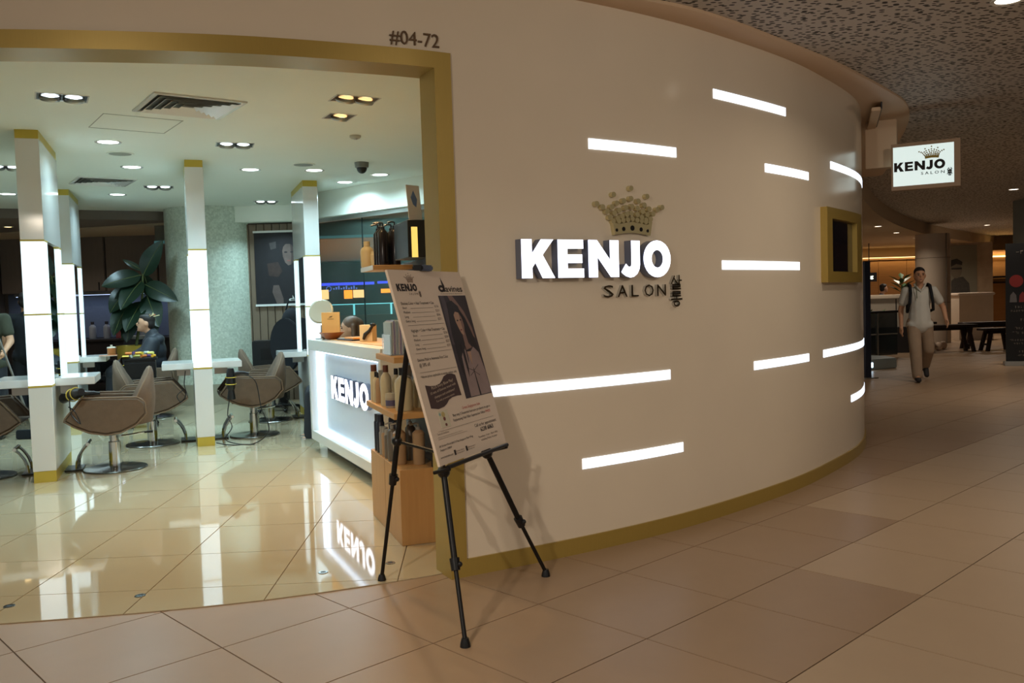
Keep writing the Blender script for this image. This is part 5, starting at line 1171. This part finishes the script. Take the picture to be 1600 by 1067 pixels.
for x0, x1, z0, z1, m_ in ((.45, .78, 1.58, 1.86, YEL), (1.25, 1.48, 1.58, 1.83, ORG), (1.52, 1.86, 1.60, 1.83, YEL), (2.35, 2.62, 1.72, 1.84, ORG), (2.66, 2.95, 1.72, 1.84, ORG)): obj('menu_sign', MB().box(x0, x1, .12, .2, z0, z1), m_, fs_, smooth=0)
obj('counter', MB().box(0, 4.2, -.6, .0, 0, 1.06), mat('grey_counter', (110, 118, 112), .6), fs_, smooth=0); obj('glass_case', MB().box(.45, 3.4, -.5, -.1, 1.06, 1.40), mat('teal_case', (60, 100, 104), .3), fs_, smooth=0)
for x in (.48, 1.62, 2.7): obj('case_light', MB().box(x, x + .05, -.53, -.5, 1.06, 1.40), TEAL, fs_, smooth=0)
obj('case_light', MB().box(.45, 3.4, -.53, -.5, 1.395, 1.42), TEAL, fs_, smooth=0)
struct('wall_low_screen', MB().box(-4.6, 2.2, 13.4, 13.5, 0, 1.22), mat('grey_green_screen', (118, 126, 114), .6), smooth=0)
bh = struct('trim_3', MB().box(-5.5, 3.0, 13.7, 14.2, 2.45, 2.70), mat('bulkhead_grey', (110, 104, 92), .7), smooth=0)
obj('light_line', MB().box(-5.5, 3.0, 13.66, 13.7, 2.42, 2.46), mat('dim_teal_line', (90, 130, 130), .5, emit=(80, 130, 134), estr=.35), bh, smooth=0)
# ================================================================== mall beyond the walking man
st_ = thing('door_stile', 'dark metal door stile standing past the end of curved wall', 'door', (5.40, 13.45, 0), .3); obj('post', MB().box(0, .10, -.05, .05, .02, 1.80), mat('dark_stile', (46, 50, 64), .3, .5), st_, bevel=.004, seg=1); obj('foot', MB().box(-.02, .22, -.06, .06, 0, .02), STEEL, st_, smooth=0)
cl = struct('column', MB().lathe([(.40, 0), (.40, 2.70)], 48, (10.54, 21.9, 0)), mat('pale_column', (188, 170, 150), .5, 0, .04, 3))
obj('joint', MB().lathe([(.402, 1.0), (.402, 1.012)], 48, (10.54, 21.9, 0), cap=False).lathe([(.402, 2.1), (.402, 2.112)], 48, (10.54, 21.9, 0), cap=False).box(10.68, 10.69, 21.50, 21.54, 0, 2.7), mat('column_joint', (110, 98, 86), .7), cl)
struct('column_grey', MB().box(9.62, 10.7, 16.3, 16.8, 0, 2.97), mat('grey_green_column', (122, 124, 116), .6), smooth=0)
wc = thing('white_counter', 'white counter block beside the round column', 'counter', (11.55, 22.6, 0)); obj('block', MB().box(0, .88, 0, .9, 0, 1.14), mat('counter_cream', (222, 204, 182), .6), wc, smooth=0); obj('top', MB().box(-.04, .92, -.04, .94, 1.14, 1.21), mat('counter_top_cream', (230, 214, 196), .4), wc, bevel=.02)
ps = thing('portrait_poster', 'grey portrait poster of a man in glasses behind the white counter', 'poster', (13.0, 26.0, 1.05)); obj('sheet', MB().box(0, .82, 0, .03, 0, 1.55), mat('poster_grey', (128, 122, 104), .6), ps, smooth=0)
for pts, m_ in (([(0.05, .0), (.62, .0), (.58, .42), (.40, .62), (.16, .60), (.05, .5)], mat('poster_shirt', (70, 66, 60), .7, 0, .4, 20)), (ell(.20, .82, .17, .24), mat('poster_face', (112, 102, 86), .7)), ([(.03, .92), (.05, 1.12), (.22, 1.16), (.38, 1.06), (.37, .96), (.2, 1.0)], mat('poster_hair', (52, 48, 44), .7)), ([(.05, .84), (.36, .84), (.36, .89), (.05, .89)], mat('poster_hair', (52, 48, 44), .7))):
    obj('print_shape', MB().prismxz(pts, -.002 - .004 * len(ps.children), -.006 - .004 * len(ps.children)), m_, ps, smooth=0)
mp = tag(obj('marble_panel', MB().box(-.95, .45, 0, .08, 0, 2.68), mat('marble_beige', (176, 152, 124), .4, 0, .35, 3), loc=(13.86, 26.04, 0), smooth=0), 'streaked beige marble panel beside the portrait poster', 'panel')
ww = thing('wood_wall', 'wood panelled cafe wall under a bright light cove', 'wall panel', (9.0, 27.9, 0))
for k in range(6): obj('panel', MB().box(k * .9, k * .9 + .89, 0, .2, 0, 2.32), wood('cafe_wood', (176, 128, 76), (150, 104, 58), .5, (.5, .5, 6), 3), ww, smooth=0)
obj('cove_light', MB().box(1.6, 4.6, .03, .08, 2.34, 2.38), mat('cove_glow', (255, 220, 150), .5, emit=(255, 214, 140), estr=3.0), ww, smooth=0); obj('ledge', MB().box(0, 5.4, -.05, .02, 2.30, 2.36), mat('ledge_wood', (150, 110, 66), .5), ww, smooth=0)
w2 = thing('lit_wood_alcove', 'yellow lit wood alcove behind the black banner stand', 'alcove', (14.35, 27.4, 0)); obj('back', MB().box(0, 2.4, .4, .5, 0, 2.5), wood('cafe_wood', (176, 128, 76), (150, 104, 58)), w2, smooth=0); obj('cove_light', MB().box(0, 2.4, .30, .38, 2.28, 2.32), mat('cove_glow', (255, 220, 150), .5, emit=(255, 214, 140), estr=3.0), w2, smooth=0); obj('shelving', MB().box(.05, 2.2, .1, .38, 1.45, 1.5).box(.05, 2.2, .1, .38, 1.62, 1.68).box(.05, .12, .1, .38, .0, 1.5), DARKW, w2, smooth=0); obj('lantern', MB().box(.18, .34, .12, .25, .95, 1.25), mat('lantern_glow', (255, 190, 100), .5, emit=(255, 186, 96), estr=1.6), w2, smooth=0)
for lx_, ly_, ln in ((11.9, 27.7, 3.0), (15.4, 27.6, 2.0)):
    al = bpy.data.lights.new('lamp', 'AREA'); al.shape = 'RECTANGLE'; al.size = ln; al.size_y = .06; al.energy = 9; al.color = (1, .76, .42); ao = bpy.data.objects.new('lamp', al); COL.objects.link(ao); ao.location = (lx_, ly_, 2.45); ao.rotation_euler = (math.radians(15), 0, 0)
sg2 = thing('cafe_sign', 'small black sign with lit white letters erg', 'sign', (10.1, 25.2, 1.60)); obj('board', MB().box(0, .42, 0, .06, 0, .26), BLACKP, sg2, smooth=0); obj('hanger', MB().box(.20, .22, .02, .04, .26, 1.1), BLACKP, sg2, smooth=0); me = text_mesh('erg', .10, .26, .02, .005); obj('lettering', mesh_at(me, Matrix.Translation((.06, -.002, .10))), mat('sign_white_glow', (255, 255, 255), .5, emit=(245, 255, 235), estr=1.6), sg2, smooth=0)
wl_ = thing('planter_wall', 'low white planter wall with glass rail behind the walking man', 'planter', (7.0, 19.0, 0)); obj('wall', MB().box(0, 2.0, 0, .4, .55, 1.16), mat('planter_white', (190, 178, 160), .6), wl_, smooth=0); obj('coping', MB().box(-.03, 2.03, -.03, .43, 1.16, 1.25), mat('coping_cream', (222, 206, 184), .5), wl_, bevel=.015); obj('joint', MB().box(.66, .68, -.004, 0, .55, 1.16).box(1.33, 1.35, -.004, 0, .55, 1.16), BLACKP, wl_, smooth=0); obj('base', MB().box(0, 2.0, -.3, .4, 0, .55), SHOPD, wl_, smooth=0)
gr = thing('balustrade', 'dark glass balustrade with steel handrail before the planter', 'balustrade', (6.3, 17.0, 0), .35); obj('glass', MB().box(0, 1.5, 0, .015, .06, .90), mat('smoked_glass', (34, 40, 42), .08, 0, .05, 3, alpha=.75), gr, smooth=0); obj('handrail', MB().tube([(-.02, .007, .92), (1.52, .007, .92)], .025, 10), BLACKM, gr); obj('post', MB().box(.98, 1.01, -.02, .03, 0, .9), STEEL, gr, smooth=0); obj('rail', MB().tube([(0, .0, .48), (1.5, 0, .48)], .012, 8), STEEL, gr)
fb = thing('shrub', 'leafy shrub in the planter behind the balustrade', 'plant', (7.4, 18.3, .0))
for k in range(26):
    a = random.uniform(0, 6.28); z = random.uniform(.45, .95); q_ = Vector((.35 * math.cos(a) * random.random(), .25 * math.sin(a) * random.random(), z)); d_ = Vector((math.cos(a), math.sin(a), .6)).normalized() * .16; s_ = d_.cross(Vector((0, 0, 1))).normalized() * .035
    obj('leaf', MB().add([tuple(q_), tuple(q_ + d_ * .5 + s_), tuple(q_ + d_), tuple(q_ + d_ * .5 - s_)], [(0, 1, 2, 3)]), mat('shrub_leaf', (70, 96, 52), .5, 0, .3, 8), fb, smooth=0)
obj('stem', MB().tube([(0, 0, 0), (0.02, 0, .85)], .02, 6), STEM, fb)
p2 = thing('potted_plant', 'broad leafed plant standing left of the round column', 'plant', (9.05, 20.3, 0)); obj('pot', MB().lathe([(.16, 0), (.20, .5), (.18, .5)], 20), SHOPD, p2); obj('stem', MB().tube([(0, 0, .48), (0, 0, 1.45)], .02, 6), STEM, p2)
for k in range(12):
    a = k * 2.4; z = 1.25 + .03 * k; q_ = Vector((0, 0, z)); d_ = Vector((math.cos(a), math.sin(a), .55)).normalized() * .34; s_ = d_.cross(Vector((0, 0, 1))).normalized() * .06
    obj('leaf', MB().add([tuple(q_), tuple(q_ + d_ * .5 + s_ + Vector((0, 0, .03))), tuple(q_ + d_), tuple(q_ + d_ * .5 - s_ + Vector((0, 0, .03)))], [(0, 1, 2, 3)]), mat('palm_leaf', (60, 92, 50), .4, 0, .3, 8), p2, smooth=0)
esc = thing('escalator_deck', 'pale steel escalator landing with a glowing floor reflection', 'escalator', (5.6, 14.6, 0), .45); obj('deck', MB().prism([(0, 0), (1.15, 0), (1.45, .5), (1.2, 1.6), (0, 1.6)], 0, .18), mat('deck_steel', (140, 150, 150), .3, .5), esc, bevel=.02); obj('kerb', MB().box(0, 1.0, 1.0, 1.5, .18, .36), mat('deck_pale', (170, 186, 180), .4), esc, bevel=.02); obj('floor_reflection', MB().box(.38, .56, -.015, .0, .05, .13), mat('floor_reflection_glow', (220, 240, 255), .4, emit=(210, 236, 255), estr=4.0), esc, smooth=0)  # small emissive panel stands in for light reflected off the floor
obj('newel', MB().tube([(.05 + .0 * k, .5 + .42 * math.cos(a), .62 + .42 * math.sin(a)) for k, a in enumerate([math.pi * (-.5 + k / 12) for k in range(13)])], .035, 8), BLACKP, esc)
def stool(x, y, rz, label, L_=1.1, h_=.46, W_=.34):
    t = thing('wooden_bench', label, 'bench', (x, y, 0), rz, 'dark wooden benches in the mall')
    obj('seat', MB().box(-L_ / 2, L_ / 2, -W_ / 2, W_ / 2, h_ - .05, h_), DARKW, t, bevel=.008, seg=1)
    for sx in (-1, 1):
        for sy in (-1, 1): obj('leg', MB().add(*_taper((sx * (L_ / 2 - .06), sy * (W_ / 2 - .05), 0), (sx * (L_ / 2 - .16), sy * (W_ / 2 - .08), h_ - .05), .032)), DARKW, t, smooth=0)
        obj('stretcher', MB().box(sx * (L_ / 2 - .08) - .02, sx * (L_ / 2 - .08) + .02, -W_ / 2 + .05, W_ / 2 - .05, .12, .16), DARKW, t, smooth=0)
    obj('rail', MB().box(-L_ / 2 + .1, L_ / 2 - .1, -.02, .02, h_ - .12, h_ - .05), DARKW, t, smooth=0)
def _taper(a, b, r):
    return [(p[0] + dx * r, p[1] + dy * r, p[2]) for p in (a, b) for dx, dy in ((-1, -1), (1, -1), (1, 1), (-1, 1))], [(3, 2, 1, 0), (4, 5, 6, 7), (0, 1, 5, 4), (1, 2, 6, 5), (2, 3, 7, 6), (3, 0, 4, 7)]
stool(9.15, 18.55, .05, 'dark wooden bench nearest the walking man', 1.25, .58, .4); stool(9.0, 19.9, .1, 'dark wooden bench behind the nearest bench', 1.2, .60); stool(10.75, 19.5, .05, 'dark wooden bench reaching behind the black banner stand', 1.5, .58); stool(10.3, 18.6, .1, 'short dark wooden bench between the other benches', .7, .48)
for x, y, k in ((8.85, 18.9, 0), (9.3, 19.1, 1), (9.55, 19.4, 2)):
    tag(obj('lantern_globe', MB().lathe([(.03, 0), (.07, .03), (.085, .09), (.07, .15), (.03, .18)], 16), mat('paper_globe', (206, 176, 150), .6), loc=(x, y, 0.0)), ['round pale globe under the benches, first', 'round pale globe under the benches, second', 'round pale globe under the benches, third'][k], 'globe', 'pale globes among the benches')
# black roll-up banner stand
rb = thing('banner_stand', 'black roll-up banner stand with red disc at the right edge', 'banner', (8.46, 15.0, 0), -.35)
obj('sheet', MB().box(0, .9, 0, .01, .06, 2.08), mat('banner_dark', (15, 14, 15), .5, 0, .15, 6), rb, smooth=0); obj('base', MB().box(-.03, .93, -.10, .10, 0, .075), STEEL, rb, bevel=.01); obj('pole', MB().box(.43, .46, .012, .03, .06, 2.08), STEEL, rb, smooth=0)
obj('red_disc', MB().prismxz(ell(.16, 1.44, .105, .105), -.003, -.0005), mat('banner_red', (150, 44, 40), .5), rb, smooth=0)
q = MB(); random.seed(11)
for (z, x0, x1, hh) in ((1.90, .16, .7, .05), (1.62, .30, .7, .09), (.98, .14, .75, .035), (.92, .08, .75, .03), (.76, .22, .6, .04), (.62, .14, .5, .035), (.54, .10, .6, .035), (.42, .06, .8, .03), (.36, .12, .7, .03), (.22, .2, .6, .03), (.16, .18, .6, .03)):
    x = x0
    while x < x1:
        for _ in range(3):
            if random.random() < .5: a, b = random.uniform(0, hh), random.uniform(.2, .9) * hh; q.box(x, x + b, -.002, -.0005, z + a, z + a + hh * .12)
            else: a, b = random.uniform(0, hh * .8), random.uniform(.2, .6) * hh; q.box(x + a, x + a + hh * .12, -.002, -.0005, z, z + hh)
        x += hh * 1.25
obj('lettering', q, mat('banner_print', (150, 140, 128), .6), rb, smooth=0)
for k, (x, c_) in enumerate(((.06, (120, 116, 116)), (.20, (150, 60, 60)), (.34, (130, 130, 138)), (.48, (140, 90, 80)))): obj('print_shape', MB().prismxz([(x, 1.08), (x + .11, 1.08), (x + .10, 1.20), (x + .055, 1.26), (x + .01, 1.20)], -.0025, -.0005), mat('banner_pic_%d' % k, c_, .6), rb, smooth=0)
# seated cafe guest
pz = dict(SEAT); g_ = person('cafe guest in blue shirt seated before the wood wall', (9.85, 23.2, .18), math.radians(100), pz, mat('blue_shirt', (92, 100, 116), .9), mat('dark_trousers', (40, 42, 48), .9), HAIRB, dict(vox=.016, long=True, hem=0))
t = thing('cafe_stool', 'dark cafe stool under the seated guest in blue', 'stool', (9.80, 23.2, 0)); obj('seat', MB().lathe([(.20, .60), (.20, .65)], 20), DARKW, t); obj('leg', MB().tube([(0, 0, 0), (0, 0, .6)], .03, 10), STEEL, t); obj('base', MB().lathe([(.2, 0), (.18, .02)], 20), STEEL, t)
